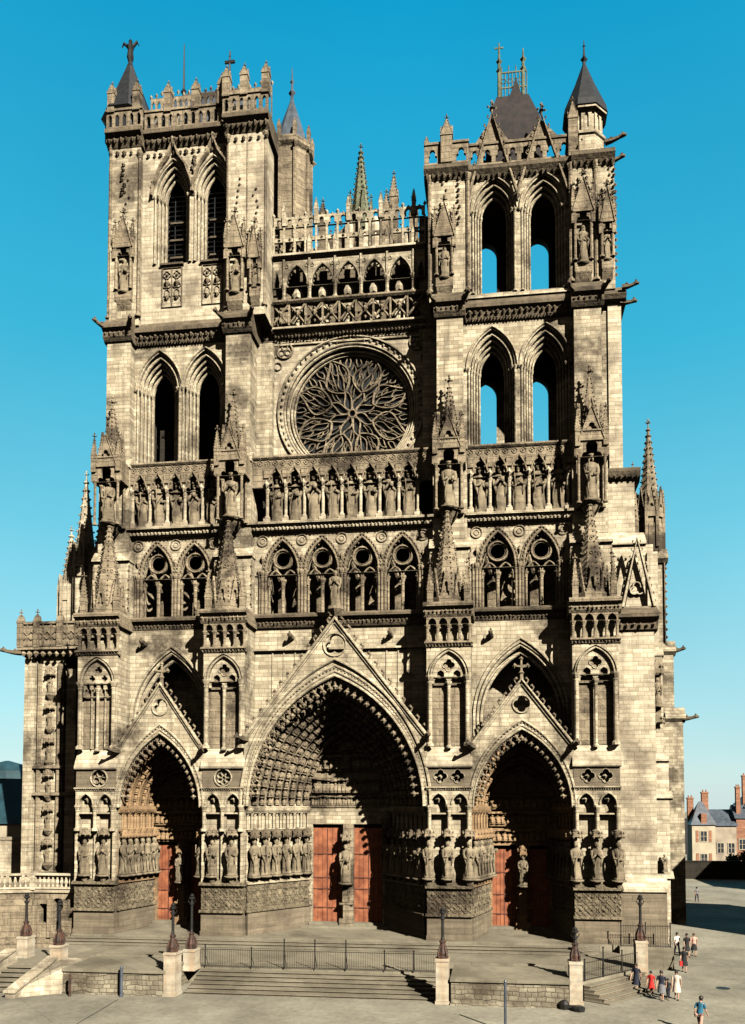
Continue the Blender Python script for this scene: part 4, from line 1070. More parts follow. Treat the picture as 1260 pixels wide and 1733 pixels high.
for sg in (-1, 1): td.tube([(tx+sg*.2, ty, tz+1.45), (tx+sg*.6, ty, tz+1.85), (tx+sg*.75, ty, tz+1.5)], [.14, .13, .05], 5)
part(td, 'roof_statue', 'iron', nt)
# stair turret at the inner rear corner
rw = MB(); rw.box(-9.5, -7.0, 4.9, 9.4, 47.5, 64.9); part(rw, 'recess_wall', 'inner', nt)  # shade of the re-entrant corner put into the wall colour
rt = MB(); rt.lathe(-5.45, 7.6, [(1.65, 46), (1.65, 64.9), (1.95, 65.2), (1.95, 65.7), (1.7, 65.8)], 8, PI/8)
for k in range(8):
    a = PI/8+k*PI/4; rt.tube([(-5.45+1.7*math.cos(a), 7.6+1.7*math.sin(a), 50), (-5.45+1.7*math.cos(a), 7.6+1.7*math.sin(a), 64.7)], .16, 6)
    knob(rt, (-5.45+1.9*math.cos(a), 7.6+1.9*math.sin(a), 64.9), .3); pinnacle(rt, -5.45+1.8*math.cos(a), 7.6+1.8*math.sin(a), 65.5, 66.4, 67.2, .2, ks=.03, fin=0)
rto = part(rt, 'stair_turret', 'orn', nt)
rc = MB(); rc.lathe(-5.45, 7.6, [(1.75, 65.7), (1.6, 65.9), (.14, 70.2), (.1, 70.4)], 8, PI/8); rc.tube([(-5.45, 7.6, 70), (-5.45, 7.6, 73.2)], [.16, .03], 6); knob(rc, (-5.45, 7.6, 70.9), .34, 0, 1.4); knob(rc, (-5.45, 7.6, 71.9), .2, 0, 1.8)
part(rc, 'turret_cone', 'lead', nt)

# south tower
st_ = tower_stage('belfry_storey', 9.7, 18.2, 3.5, 48.4, 59.0, (11.95, 15.8), 49.0, 55.6, 58.2, 1.62, mat='wall', orders=3, step=.2, label='open belfry storey of the south tower')
ss = MB(); ss.prism([(3.6, 48.4), (3.2, 48.5), (3.2, 48.75), (4.0, 49.05), (4.6, 49.05), (4.6, 48.4)], 9.7, 18.2); ss.box(9.7, 18.2, 3.6, 9.6, 48.2, 48.6); part(ss, 'sill', 'pale', st_)
bk = MB(); bk.plate(rectp(7.5, 19.5, 48.3, 59.0), [archpoly(11.2, 51.0, 55.8, 56.9, .95, 8), archpoly(15.6, 51.0, 55.8, 56.9, .95, 8)], 9.0, 9.7)
bk.box(7.5, 9.6, 4.4, 9.7, 48.3, 59); bk.box(18.3, 20.3, 4.4, 9.7, 48.3, 59); bk.box(8, 20, 4.5, 9.6, 58.6, 59.2)
part(bk, 'tower_chamber', 'inner', st_)
gb = MB()
for x in (11.85, 15.7):
    L = [(x-1.95, 56.6), (x, 63.4 if x < 13 else 62.8), (x+1.95, 56.6)]
    gb.sweep(L, 3.25, .26, .22)
    gb.plate([(L[0][0]+.5, 60.9), (x, L[1][1]-.3), (L[2][0]-.5, 60.9)], [foil(x, 61.3, .35, 3)] if False else [], 3.3, 3.5)
    crockets(gb, L[0], L[1], 9, 3.2, .3, 1); crockets(gb, L[2], L[1], 9, 3.2, .3, -1); finial(gb, x, 3.25, L[1][1], .7)
knob(gb, (13.77, 3.2, 56.5), .36)
part(gb, 'steep_gable', 'orn', st_)
cn = MB()
for xa, xb, yy in ((6.5, 10.0, 3.0), (10.0, 18.0, 3.5), (17.9, 21.2, 3.0)):
    cn.prism([(yy+.4, 58.0), (yy-.05, 58.1), (yy-.25, 58.4), (yy-.55, 58.75), (yy-.55, 59.05), (yy-.3, 59.2), (9.6, 59.2), (9.6, 58.0)], xa, xb)
    leafrow(cn, xa, xb, yy-.25, 58.35, .2, .42)
part(cn, 'cornice', 'dark', st_)
bl = MB()
for xa, xb, yy in ((6.6, 10.0, 2.8), (10.0, 17.9, 3.3)):
    n = max(2, int((xb-xa)/.95)); sp = (xb-xa)/n
    bl.plate(rectp(xa, xb, 59.2, 60.9), [trefarch(xa+(i+.5)*sp, 59.45, 59.9, 60.55, sp*.34, 4) for i in range(n)], yy, yy+.25)
    bl.box(xa-.05, xb+.05, yy-.1, yy+.35, 60.9, 61.08)
pinnacle(bl, 8.3, 2.9, 59.2, 61.4, 63.0, .62, ks=.08); pinnacle(bl, 6.7, 3.0, 59.2, 61.0, 61.8, .25, ks=.04, fin=0)
part(bl, 'balustrade', 'orn', st_)
rf = MB(); rf.add([(11.2,4.6,59),(16.1,4.6,59),(16.1,8.4,59),(11.2,8.4,59),(11.5,4.7,63.8),(15.8,4.7,63.8),(15.8,8.2,63.8),(11.5,8.2,63.8),(12.2,5.4,66.6),(14.8,5.4,66.6),(14.8,7.4,66.6),(12.2,7.4,66.6)],
    [(0,1,5,4),(1,2,6,5),(2,3,7,6),(3,0,4,7),(4,5,9,8),(5,6,10,9),(6,7,11,10),(7,4,8,11),(8,9,10,11)])
for i in range(10): knob(rf, (11.2+i*.53, 4.6, 60.6+(i % 3)*.5), .2)
rf.plate([(12.9, 65.4), (13.8, 68.0), (14.6, 65.4)], [], 5.3, 5.6)
part(rf, 'roof', 'rust', st_, label='dark steep roof with a railed platform')
pf = MB(); pf.box(12.3, 14.7, 5.7, 7.3, 66.6, 66.75)
for i in range(9): pf.tube([(12.35+i*.29, 5.8, 66.7), (12.35+i*.29, 5.8, 69.0+(i % 2)*.5)], .045, 4)
for z in (67.6, 68.9): pf.box(12.35, 14.65, 5.76, 5.84, z, z+.09)
for i in range(4): pf.sweep(circ(12.8+i*.48, 68.2, .2, 8), 5.8, .05, .05, closed=True)
for x, zt in ((12.45, 71.6), (14.4, 70.9)):
    pf.tube([(x, 5.85, 66.7), (x, 5.85, 69.3), (x, 5.85, zt)], [.16, .14, .05], 6)
    for z in (69.2, 70.0): knob(pf, (x, 5.85, z), .27, 0, 1.4)
pf.box(12.1, 12.8, 5.82, 5.88, 71.1, 71.22)
part(pf, 'roof_platform', 'copper', st_)
corner_pier(6.9, 9.9, 3.0, 9.5, 48.3, 58.6, 'corner_pier', [(8.1, .6, 50.2, 55.0, 3.0)], parent=None)
corner_pier(17.9, 21.15, 3.0, 9.5, 48.3, 58.6, 'corner_pier', [(18.75, .6, 50.5, 56.0, 3.0), (20.55, .4, 50.6, 55.0, 3.0)], parent=None)
sh = MB()
for x in (9.95, 17.85, 6.95, 19.75): col(sh, x, 2.95, 49, 58.4, .15, 6)
for x in (9.2, 19.0, 21.1):
    for i in range(9): knob(sh, (x+random.uniform(-.1, .1), 2.9, 54.5+i*.45), .17, 0, .8)
for i in range(14): knob(sh, (21.25, 3.2, 49.5+i*.55), .16)
part(sh, 'pier_shafts', 'orn', st_)
ot = MB(); ot.lathe(19.2, 5.0, [(1.5, 58.8), (1.5, 61.2), (1.65, 61.3), (1.65, 61.5), (1.3, 61.6), (1.3, 63.1), (1.75, 63.3), (1.75, 63.6)], 8, PI/8)
for k in range(8):
    a = k*PI/4; ot.T = Matrix.Translation((19.2, 5.0, 0)) @ Matrix.Rotation(a, 4, 'Z'); ot.plate(rectp(-.4, .4, 61.6, 63.5), [archpoly(0, 61.9, 62.8, 63.2, .16, 3)], -1.32, -1.2)
ot.T = None
pinnacle(ot, 18.1, 3.4, 59.2, 62.2, 63.8, .5, ks=.06)
gargoyle(ot, 20.6, 3.6, 60.4, .95, -.3, 1.5); gargoyle(ot, 20.8, 3.6, 58.8, .95, -.3, 1.2)
oto = part(ot, 'octagonal_turret', 'wall', st_)
oc = MB(); oc.lathe(19.2, 5.0, [(1.85, 63.5), (1.72, 64.1), (.8, 66.3), (.15, 68.1), (.12, 68.3)], 8, PI/8); oc.tube([(19.2, 5, 68.1), (19.2, 5, 70.2)], [.14, .03], 6); knob(oc, (19.2, 5, 68.6), .3, 0, 1.4); knob(oc, (19.2, 5, 69.7), .14)
part(oc, 'turret_cone', 'slate', st_)

GT = Matrix.Translation((0.1, 1.2, .55))
def GM():
    m = MB(); m.T = GT; return m
for (cx, cy, cz, ch, cs), w in zip(NICHE, ('on the outer corner of the left belfry', 'on the inner pier of the left belfry, larger niche', 'on the inner pier of the left belfry, smaller niche', 'on the inner pier of the right belfry', 'on the outer pier of the right belfry, larger niche', 'on the outer pier of the right belfry, smaller niche')):
    statue_thing(cx, cy, cz, ch, .1, cs, f'stone saint in a gabled niche {w}', 'statues in the belfry niches', name='saint_statue')

# ---- arcaded galleries between the towers ----------------------------------
ag = GM()
ag.prism([(4.2, 46.8), (3.9, 46.95), (3.75, 47.15), (3.75, 47.3), (3.3, 47.45), (3.3, 47.6), (3.55, 47.7), (6.5, 47.7), (6.5, 46.8)], -6.3, 6.3)
ag.prism([(4.2, 46.3), (3.95, 46.4), (3.95, 46.55), (4.2, 46.6)], -6.3, 6.3)
ago = part(ag, 'arcade_gallery', 'wall', label='openwork gallery linking the two towers')
q = GM(); leafrow(q, -6.3, 6.3, 3.7, 47.0, .13, .28); leafrow(q, -6.3, 6.3, 3.95, 46.75, .09, .2)
part(q, 'frieze', 'dark', ago)
x_ = GM()
n = 9; sp = 12.6/n
for i in range(n):
    a = -6.3+i*sp; x_.sweep([(a+.1, 47.9), (a+sp-.1, 49.4)], 3.4, .15, .15); x_.sweep([(a+.1, 49.4), (a+sp-.1, 47.9)], 3.55, .15, .12); knob(x_, (a+sp/2, 3.3, 48.65), .28)
    x_.box(a-.06, a+.06, 3.3, 3.6, 47.7, 49.5)
    knob(x_, (a+sp/2, 3.55, 49.15), .15); knob(x_, (a+sp/2, 3.55, 48.1), .15); 
x_.prism([(3.7, 49.45), (3.25, 49.48), (3.1, 49.62), (3.1, 49.75), (3.7, 49.85)], -6.3, 6.3)
part(x_, 'cross_balustrade', 'orn', ago)
a2 = GM()
xs = [-4.3+i*2.15 for i in range(5)]; y = 3.45
a2.plate(rectp(-6.3, 6.3, 51.0, 53.3), [archpoly(x, 51.01, 51.1, 52.75, .92, 8) for x in xs]+[archpoly(-6.0, 51.01, 51.1, 52.4, .25, 4), archpoly(6.0, 51.01, 51.1, 52.4, .25, 4)], y, y+.25)
for x in xs:
    a2.sweep(arcpts(x, 51.1, 52.8, .94, 9), y, .13, .14)
    for px, pz in arcpts(x, 51.1, 52.6, .8, 5): knob(a2, (px, y+.1, pz), .1)
    for sg in (-1, 1): a2.sweep(foil(x+sg*.84, 52.75, .17, 3, PI/2, 12), y, .05, .06, closed=True)
for i in range(6):
    x = -5.375+i*2.15; col(a2, x, y+.05, 49.8, 51.3, .14, 6); a2.box(x-.08, x+.08, y-.12, y+.1, 51.2, 53.4)
    if i: pinnacle(a2, x, y-.02, 53.5, 54.6, 55.4, .2, ks=.04, fin=.2)
part(a2, 'arcade', 'wall', ago)
a3 = GM(); a3.prism([(3.9, 53.25), (3.4, 53.3), (3.1, 53.5), (3.1, 53.68), (3.9, 53.8)], -6.3, 6.3)
part(a3, 'rail', 'pale', ago)
a4 = GM(); n = 14; sp = 12.6/n
a4.plate(rectp(-6.3, 6.3, 56.1, 57.0), [trefarch(-6.3+(i+.5)*sp, 56.11, 56.2, 56.85, sp*.36, 4) for i in range(n)], 3.5, 3.7)
a4.plate(rectp(-6.3, 6.3, 54.9, 55.25), [foil(-6.3+(i+.5)*sp, 55.07, .14, 4) for i in range(n)], 3.52, 3.68)
for i in range(n+1):
    x = -6.3+i*sp; a4.box(x-.07, x+.07, 3.45, 3.7, 53.7, 56.2); knob(a4, (x, 3.5, 57.15), .16, 0, 1.6)
    if i % 3 == 1: pinnacle(a4, x, 3.5, 56.2, 57.4, 58.3, .22, ks=.05, fin=.2)
for i in range(n): knob(a4, (-6.3+(i+.5)*sp, 3.55, 57.05), .12)
part(a4, 'open_balustrade', 'wall', ago)
# wall and parapet behind the arcade, nave gable with its pinnacles
nv = GM()
nv.box(-6.4, 6.4, 5.3, 6.0, 47.0, 53.4)
for x in xs: nl_ = GM(); nl_.lathe(x-.15, 4.6, [(.55, 47.8), (.55, 50.2), (.42, 50.5), (.5, 50.9), (.3, 51.4), (.1, 51.5)], 8); part(nl_, 'parapet_merlon', 'pale', ago)
part(nv, 'gallery_back_wall', 'dark', ago)
ng = MB()
ng.plate([(-6.2, 48), (-6.2, 57.6), (-3.6, 58.6), (-1.6, 59.9), (0.2, 61.6), (1.9, 60.6), (3.4, 59.4), (6.4, 58.2), (6.4, 48)], [], 10.0, 10.6)
crockets(ng, (-3.6, 58.6), (.2, 61.6), 8, 10, .35, 1); crockets(ng, (6.4, 58.2), (1.9, 60.6), 8, 10, .35, -1)
part(ng, 'nave_gable', 'orn')
nl = MB()
for x, zt in ((-4.4, 58.9), (-2.9, 59.0), (-.8, 60.7), (.5, 60.9), (1.6, 60.7), (2.9, 60.0), (4.4, 59.0)): nl.lathe(x, 9.8, [(.42, 55), (.42, zt-.9), (.34, zt-.4), (.15, zt)], 8)
part(nl, 'gable_buttress', 'pale')
for x, zm, zt in ((-3.1, 60.6, 62.3), (3.25, 62.0, 64.2), (2.6, 60.8, 62.6), (-5.2, 59.3, 61.0), (5.0, 60.0, 61.6)): pinnacle(MB(), x, 9.6, 54, zm, zt, .5, ks=.09, gab=True)
sg_ = MB(); spire(sg_, 0.2, 10.2, 61.2, 67.4, .85, 8, 12, .12, fin=.4)
for k in range(4): pinnacle(sg_, .2+.95*math.cos(k*PI/2+.4), 10.2+.95*math.sin(k*PI/2+.4), 59.5, 61.6, 63.0, .24, ks=.05)
part(sg_, 'gable_spirelet', 'copper')
tw = MB(); tw.box(5.9, 7.6, 5.0, 9.5, 46, 56.8); tw.box(-7.6, -6.0, 5.2, 7.4, 46, 56.5); part(tw, 'tower_return_wall', 'orn')
nr = MB()
nr.add([(-7.2,10.8,44),(7.2,10.8,44),(0,10.8,53.5),(-7.2,70,44),(7.2,70,44),(0,70,53.5)], [(0,1,2),(3,5,4),(0,2,5,3),(1,4,5,2),(0,3,4,1)])
part(nr, 'nave_roof', 'slate')
bodyn = MB(); bodyn.box(-16, 16, 9.9, 70, FLOOR-.3, 30); bodyn.box(-7.2, 7.2, 10.7, 70, 30, 44); part(bodyn, 'nave', 'wall')
# ---- flanks of the cathedral ------------------------------------------------
nc = MB()
nc.box(-28.3, -27.35, 6.0, 7.4, 1.5, 21.8); nc.box(-24.5, -23.65, 6.1, 7.4, 1.5, 20.5)
nc.box(-27.1, -24.9, 6.3, 7.4, 1.5, 21.8)
nch = part(nc, 'north_chapel', 'wall', label='side chapel with a canopied strip buttress')
nb_ = MB(); nb_.box(-28.0, -20.2, 7.35, 22, FLOOR-1.5, 22.0); part(nb_, 'chapel_wall', 'inner', nch)  # dark body colour gives the shaded gaps between the strips
nd = MB()
for x in (-26.95, -25.15): nd.tube([(x, 6.15, 3), (x, 6.15, 21)], .2, 6)
for i in range(6):
    z = 4.0+i*2.9
    nd.lathe(-26.0, 6.2, [(.1, z-.6), (.42, z-.2), (.42, z)], 6); statue_thing(-26.0, 6.12, z, 1.35, .2, i, f'small stone figure in the carved strip left of the portals, {ORD[i]} from the bottom', 'figures in the carved strip', name='saint_statue')
    canopy(nd, -26.0, 6.1, z+1.45, .45, .75)
nd.prism([(6.3, 2.9), (5.8, 3.0), (5.8, 3.2), (6.3, 3.3)], -27.2, -24.8)
nd.prism([(6.3, 9.6), (5.8, 9.7), (5.8, 9.9), (6.3, 10.0)], -27.3, -23.5); nd.prism([(6.3, 11.9), (5.8, 12), (5.8, 12.2), (6.3, 12.3)], -27.3, -24.6)
nd.prism([(7, 21.6), (5.7, 21.8), (5.3, 22.1), (5.3, 22.3), (7, 22.5)], -28.6, -20.4); leafrow(nd, -28.5, -20.5, 5.5, 21.75, .3, .6)
n = 11
nd.plate(rectp(-28.5, -20.6, 22.4, 24.3), [], 5.5, 5.75)
for i in range(n): nd.sweep(foil(-28.5+(i+.5)*7.9/n, 23.3, .33, 4), 5.5, .08, .1, closed=True); nd.box(-28.5+i*7.9/n-.04, -28.5+i*7.9/n+.04, 5.4, 5.5, 22.4, 24.3)
nd.box(-28.5, -20.6, 5.4, 5.9, 22.4, 22.5); nd.box(-28.6, -20.5, 5.35, 5.9, 24.3, 24.5)
gargoyle(nd, -28.4, 5.6, 21.9, -.85, -.5, 1.6)
for x in (-28.4, -26.9, -24.8): pinnacle(nd, x, 5.5, 22.3, 24.4, 25.2, .35, ks=.05)
part(nd, 'carved_strip', 'orn', nch)
for x, y, zb, zm, zt, r in ((-24.3, 8.5, 24.5, 31.2, 38.2, 1.0), (-25.9, 9.0, 24, 28.4, 33.4, .9), (-22.8, 8.2, 24, 29, 34.0, .8)):
    ns = MB(); ns.lathe(x, y, [(r, 21), (r, zm)], 8, PI/8)
    for k in range(8):
        a = k*PI/4; ns.T = Matrix.Translation((x, y, 0)) @ Matrix.Rotation(a, 4, 'Z')
        gablet(ns, 0, zm-1.4, zm+1.0, r*.42, -r*1.04, -r*.94, .1, holes=False, nc=3)
        ns.plate(archpoly(0, zb+.4, zm-1.9, zm-1.5, r*.25, 3), [], -r*.98, -r*.9); ns.T = None
        pinnacle(ns, x+r*1.08*math.cos(a+PI/8), y+r*1.08*math.sin(a+PI/8), zb, zm-.4, zm+.8, .16, ks=.03, fin=0)
    spire(ns, x, y, zm, zt, r*.85, 8, 9, .12, fin=.4)
    part(ns, 'flank_spirelet', 'pale', nch)  # paler stone stands in for sunlight that the tower blocks here

# south corner wall and stepped buttresses
sw = MB()
sw.box(20.55, 23.25, .9, 9, 3.0, 22.3); 
sw.prism([(.9, 2.7), (.05, 2.75), (.05, 2.95), (.9, 3.9), (2, 3.9), (2, 2.7)], 20.5, 23.85)
sw.box(20.3, 22.35, 3.0, 9, 22.2, 33.4); sw.box(20.4, 22.9, 2.2, 9, 22.2, 28.2)
sw.prism([(2.2, 28.1), (2.0, 28.15), (2.0, 28.35), (3.0, 29.3), (6, 29.3), (6, 28.1)], 20.4, 23.0)
sw.box(20.6, 21.6, 3.4, 8, 33, 47.5)
sw.box(20.6, 23.3, 1.0, 9, 22.2, 23.2)
sw.sweep([(21.05, 23.2), (22.15, 28.2), (23.3, 23.2)], 1.1, .3, .3); crockets(sw, (21.05, 23.2), (22.15, 28.2), 9, 1.1, .26, 1); crockets(sw, (23.3, 23.2), (22.15, 28.2), 9, 1.1, .26, -1)
sw.plate([(21.3, 23.1), (22.15, 27.4), (23.0, 23.1)], [], 1.5, 2.2); sw.sweep(foil(22.15, 24.6, .5, 3), 1.45, .14, .2, closed=True)
sco = part(sw, 'corner_wall', 'pale', label='plain ashlar corner wall')
sp_l = MB(); sp_l.box(20.5, 23.75, .2, 9.3, FLOOR-1.6, 2.75); part(sp_l, 'plinth', 'plinth', sco)
sd = MB()
sd.prism([(3.1, 33.2), (2.7, 33.5), (2.5, 33.9), (2.5, 34.1), (3.4, 34.5), (6, 34.5), (6, 33.2)], 20.3, 22.75); leafrow(sd, 20.3, 22.7, 2.7, 33.55, .16, .35)
part(sd, 'cornice', 'dark', sco); sd = MB()
sd.prism([(.95, 21.4), (.7, 21.5), (.5, 22.1), (.1, 22.3), (.1, 22.55), (1.2, 23.3), (3, 23.3), (3, 21.4)], 20.6, 23.5); leafrow(sd, 20.6, 23.4, .55, 21.8, .18, .4)
gargoyle(sd, 21.6, 2.8, 48.2, .95, -.2, 1.2); gargoyle(sd, 21.5, 3.4, 47.4, .95, .1, 1.3)
part(sd, 'cornice', 'dark', sco); sd = MB()
sd.prism([(3.6, 47.2), (3.0, 47.5), (2.8, 47.8), (3.4, 48.6), (6, 48.6), (6, 47.2)], 20.3, 21.95)
part(sd, 'cornice', 'dark', sco)
sb = MB()
sb.box(24.0, 24.9, 6.6, 8.2, 12.4, 20.6); sb.box(23.9, 25.2, 6.3, 8.2, FLOOR-1.6, 12.2); sb.box(23.9, 24.7, 6.9, 8.2, 20.6, 29.0)
sb.box(20, 24.6, 8.2, 12, FLOOR-1.6, 30)
for x1, z, y in ((25.1, 12.1, 6.3), (25.35, 9.2, 6.3), (24.9, 20.4, 6.7), (25.35, 3.0, 6.3)):
    sb.prism([(8.4, z), (y-.0, z+.05), (y-.2, z+.2), (y-.2, z+.32), (y+.3, z+.75), (8.4, z+.75)], x1-1.3, x1+.1)
sbo = part(sb, 'side_buttress', 'pale', label='nearer stepped side buttress')
sx_ = MB()
canopy(sx_, 24.4, 6.3, 19.0, .5, 1.2); statue_thing(24.4, 6.15, 16.6, 2.2, .2, 3, 'weathered stone figure high on the right flank buttress', name='saint_statue'); canopy(sx_, 24.4, 6.2, 15.2, .5, .7); sx_.box(24.1, 24.7, 6.3, 6.7, 15.6, 20.0)
statue_thing(24.7, 5.95, 3.8, 1.3, .2, 5, 'small stone figure low on the right flank buttress above the plinth', name='saint_statue')
part(sx_, 'statue_canopy', 'statue', sbo)
sb = MB()
sb.box(20, 29.7, 22, 25, FLOOR-1.6, 16.9); sb.box(20, 28.9, 22, 25, 16.9, 23.4); sb.box(20, 28.2, 22.2, 25, 23.4, 33.0)
for x1, z in ((29.7, 16.8), (28.9, 23.3), (28.3, 32.4)):
    y = 22.0; sb.prism([(y+1, z), (y-.0, z+.05), (y-.35, z+.4), (y-.35, z+.6), (y+.3, z+1.5), (y+1, z+1.5)], x1-1.7, x1+.2)
sbf = part(sb, 'side_buttress', 'wall', label='farther side buttress carrying an octagonal pinnacle')
tp = MB(); x, y = 27.0, 23.0
tp.lathe(x, y, [(1.25, 32.5), (1.25, 38.6)], 8, PI/8)
for k in range(8):
    tp.T = Matrix.Translation((x, y, 0)) @ Matrix.Rotation(k*PI/4, 4, 'Z'); gablet(tp, 0, 37.0, 40.0, .5, -1.34, -1.2, .12, nc=3); tp.plate(archpoly(0, 33.6, 36.0, 36.6, .3, 4), [], -1.25, -1.16); tp.T = None
    a = k*PI/4+PI/8; pinnacle(tp, x+1.35*math.cos(a), y+1.35*math.sin(a), 34, 37.8, 39.6, .2, ks=.05, fin=0)
spire(tp, x, y, 38.6, 46.6, .95, 8, 12, .12, fin=.5)
part(tp, 'octagonal_pinnacle', 'orn', sbf)
tp = MB(); spire(tp, 25.3, 22, 36.6, 42.2, .5, 8, 9, .08, fin=.3); tp.lathe(25.3, 22, [(.5, 32), (.5, 36.6)], 8); part(tp, 'slim_pinnacle', 'orn', sbf)
tp = MB()
for i in range(12): knob(tp, (28.3, 22.1, 24.4+i*.75), .18)
tp.box(28.15, 28.25, 22.0, 22.2, 24, 33); part(tp, 'crocket_strip', 'orn', sbf)
gargoyle(MB(), 29.6, 22, 17.2, .9, -.3, 1.5); gargoyle(MB(), 28.8, 22, 23.8, .9, -.3, 1.2)
sk = MB(); sk.box(16, 24, 26, 60, FLOOR-1.6, 12); part(sk, 'south_aisle', 'wall', sbo)

# left-hand side porch with balustraded roof
sp = empty('side_porch_terrace', (-24, 3, -2.4), 'low stone porch with a balustraded roof terrace and a dark doorway, left of the portals', 'porch')
m = MB()
m.plate([(-24.4, -2.6), (-24.4, 2.0), (-20.28, 2.0), (-20.28, -2.6)], [archpoly(-22.35, -1.0, 1.2, 1.55, .42, 5), rectp(-23.9, -23.3, -.4, 1.1)], 1.5, 2.1)
m.box(-24.4, -20.3, 5.5, 6.2, -2.6, 2.0); m.box(-34, -24.4, 1.0, 1.6, -2.6, 1.0); m.prismz([(-24.4, 1.5), (-20.28, 1.5), (-20.28, 6.3), (-30, 6.3), (-34, -.4), (-30.5, -1.6), (-27.2, .4)], 1.95, 2.3)
m.prismz([(-24.4, 1.5), (-27.2, .3), (-30.5, -1.7), (-30.5, -1.1), (-27.2, .9), (-24.4, 2.1)], -2.6, 1.95)
for x in (-21.3, -23.0, -24.2): m.box(x-.16, x+.16, 1.32, 1.5, -1.5, 1.5)
m.box(-21.6, -20.4, .6, 1.5, -2, .9)
part(m, 'wall', 'orn', sp)
m = MB()
def balustrade_run(m, p, q_, z0, z1, nb):
    p, q_ = Vector(p), Vector(q_); d = (q_-p)
    T = Matrix.Translation((p.x, p.y, 0)) @ Matrix.Rotation(math.atan2(d.y, d.x), 4, 'Z'); m.T = T; L = d.length
    m.box(-.05, L+.05, -.2, .2, z0, z0+.14); m.box(-.05, L+.05, -.22, .22, z1-.16, z1)
    for i in range(nb):
        x = (i+.5)*L/nb; m.lathe(x, 0, [(.1, z0+.14), (.07, z0+.3), (.15, z0+.5), (.06, z1-.3), (.1, z1-.16)], 6)
    m.T = None
balustrade_run(m, (-24.4, 1.45), (-20.4, 1.45), 2.3, 3.5, 11); balustrade_run(m, (-27.2, .25), (-24.4, 1.45), 2.3, 3.5, 8); balustrade_run(m, (-30.5, -1.7), (-27.2, .25), 2.3, 3.5, 9)
for x, y in ((-24.4, 1.45), (-20.5, 1.45), (-27.2, .25)): m.box(x-.2, x+.2, y-.24, y+.24, 2.2, 3.6)
m.prismz([(-24.4, 1.35), (-20.28, 1.35), (-20.28, 2), (-24.4, 2.2), (-30.5, -1.0), (-30.5, -1.85), (-27.2, .12)], 2.0, 2.28)
part(m, 'balustrade', 'pale', sp)
m = MB(); m.box(-22.8, -21.9, 2.2, 2.3, -1.0, 1.6); part(m, 'door', 'slate', sp)

# ================================================================ GROUND
def struct(o, kind='structure'): o['kind'] = kind; return o
g = MB(); g.add([(-600, -300, -2.4), (600, -300, -2.4), (600, 1500, -2.4), (-600, 1500, -2.4)], [(0, 1, 2, 3)])
struct(g.build('plaza', M['tarmac']))
# top platform and the long shallow steps before the portals
pf = MB(); pf.prismz([(-20.2, -.35), (20.3, -.35), (20.3, -1.1), (23.9, -1.1), (23.9, 40), (-20.2, 40)], -2.5, FLOOR)
struct(pf.build('portal_platform', M['step']))
sts = MB()
for i in range(3):
    y = -.95-.62*i; z = FLOOR-.13*(i+1)
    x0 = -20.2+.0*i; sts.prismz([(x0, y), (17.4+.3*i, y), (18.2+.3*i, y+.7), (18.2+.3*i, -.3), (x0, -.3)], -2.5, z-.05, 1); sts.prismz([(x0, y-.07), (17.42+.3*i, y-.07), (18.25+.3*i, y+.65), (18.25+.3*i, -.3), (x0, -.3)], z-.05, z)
struct(sts.build('shallow_steps', [M['step'], M['plinth']]))  # dark risers paint in the shadow bands under the nosings
ld = MB(); ld.prismz([(-19.6, -9.6), (-16.2, -9.6), (-16.2, -8.95), (16.6, -8.95), (16.6, -10.9), (20.9, -6.2), (20.9, -1.0), (20.2, -.3), (-20.2, -.3), (-20.2, -6)], -2.6, -1.37)
struct(ld.build('landing', M['step']))
fl = MB(); nS = 7
for i in range(nS):
    y = -8.9-.53*(i+1); z = -1.37-.147*(i+1)
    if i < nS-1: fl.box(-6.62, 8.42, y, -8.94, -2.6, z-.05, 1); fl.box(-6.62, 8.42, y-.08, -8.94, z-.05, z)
struct(fl.build('grand_staircase', [M['step'], M['plinth']]))  # riser colour darkened to imitate nosing shadow
rs = MB()
for i in range(5):
    o = .42*(i+1)*.8; z = -1.37-.19*(i+1)
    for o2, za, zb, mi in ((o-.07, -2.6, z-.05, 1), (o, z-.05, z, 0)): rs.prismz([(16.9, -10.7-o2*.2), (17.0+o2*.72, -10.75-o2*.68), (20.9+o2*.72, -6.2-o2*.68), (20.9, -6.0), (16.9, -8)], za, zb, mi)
struct(rs.build('corner_steps', [M['step'], M['plinth']]))  # nosing shadow painted as darker risers

def terrace(x0, x1, label):
    t = empty('terrace_wall', ((x0+x1)/2, -10.7, -2.4), label, 'terrace')
    m = MB(); m.box(x0+.05, x1-.05, -12.88, -8.5, -2.6, -1.08); m.box(x0+.0, x1-.0, -12.98, -12.8, -2.6, -2.28); part(m, 'rubble_wall', 'rubble', t)
    m = MB(); m.box(x0, x1, -13.0, -8.38, -1.08, -.9); m.box(x0, x1, -8.7, -8.4, -.9, -.8); part(m, 'coping', 'step', t)
terrace(-13.9, -7.45, 'low rubble terrace wall with smooth coping to the left of the main staircase')
terrace(9.3, 15.95, 'low rubble terrace wall with smooth coping to the right of the main staircase')

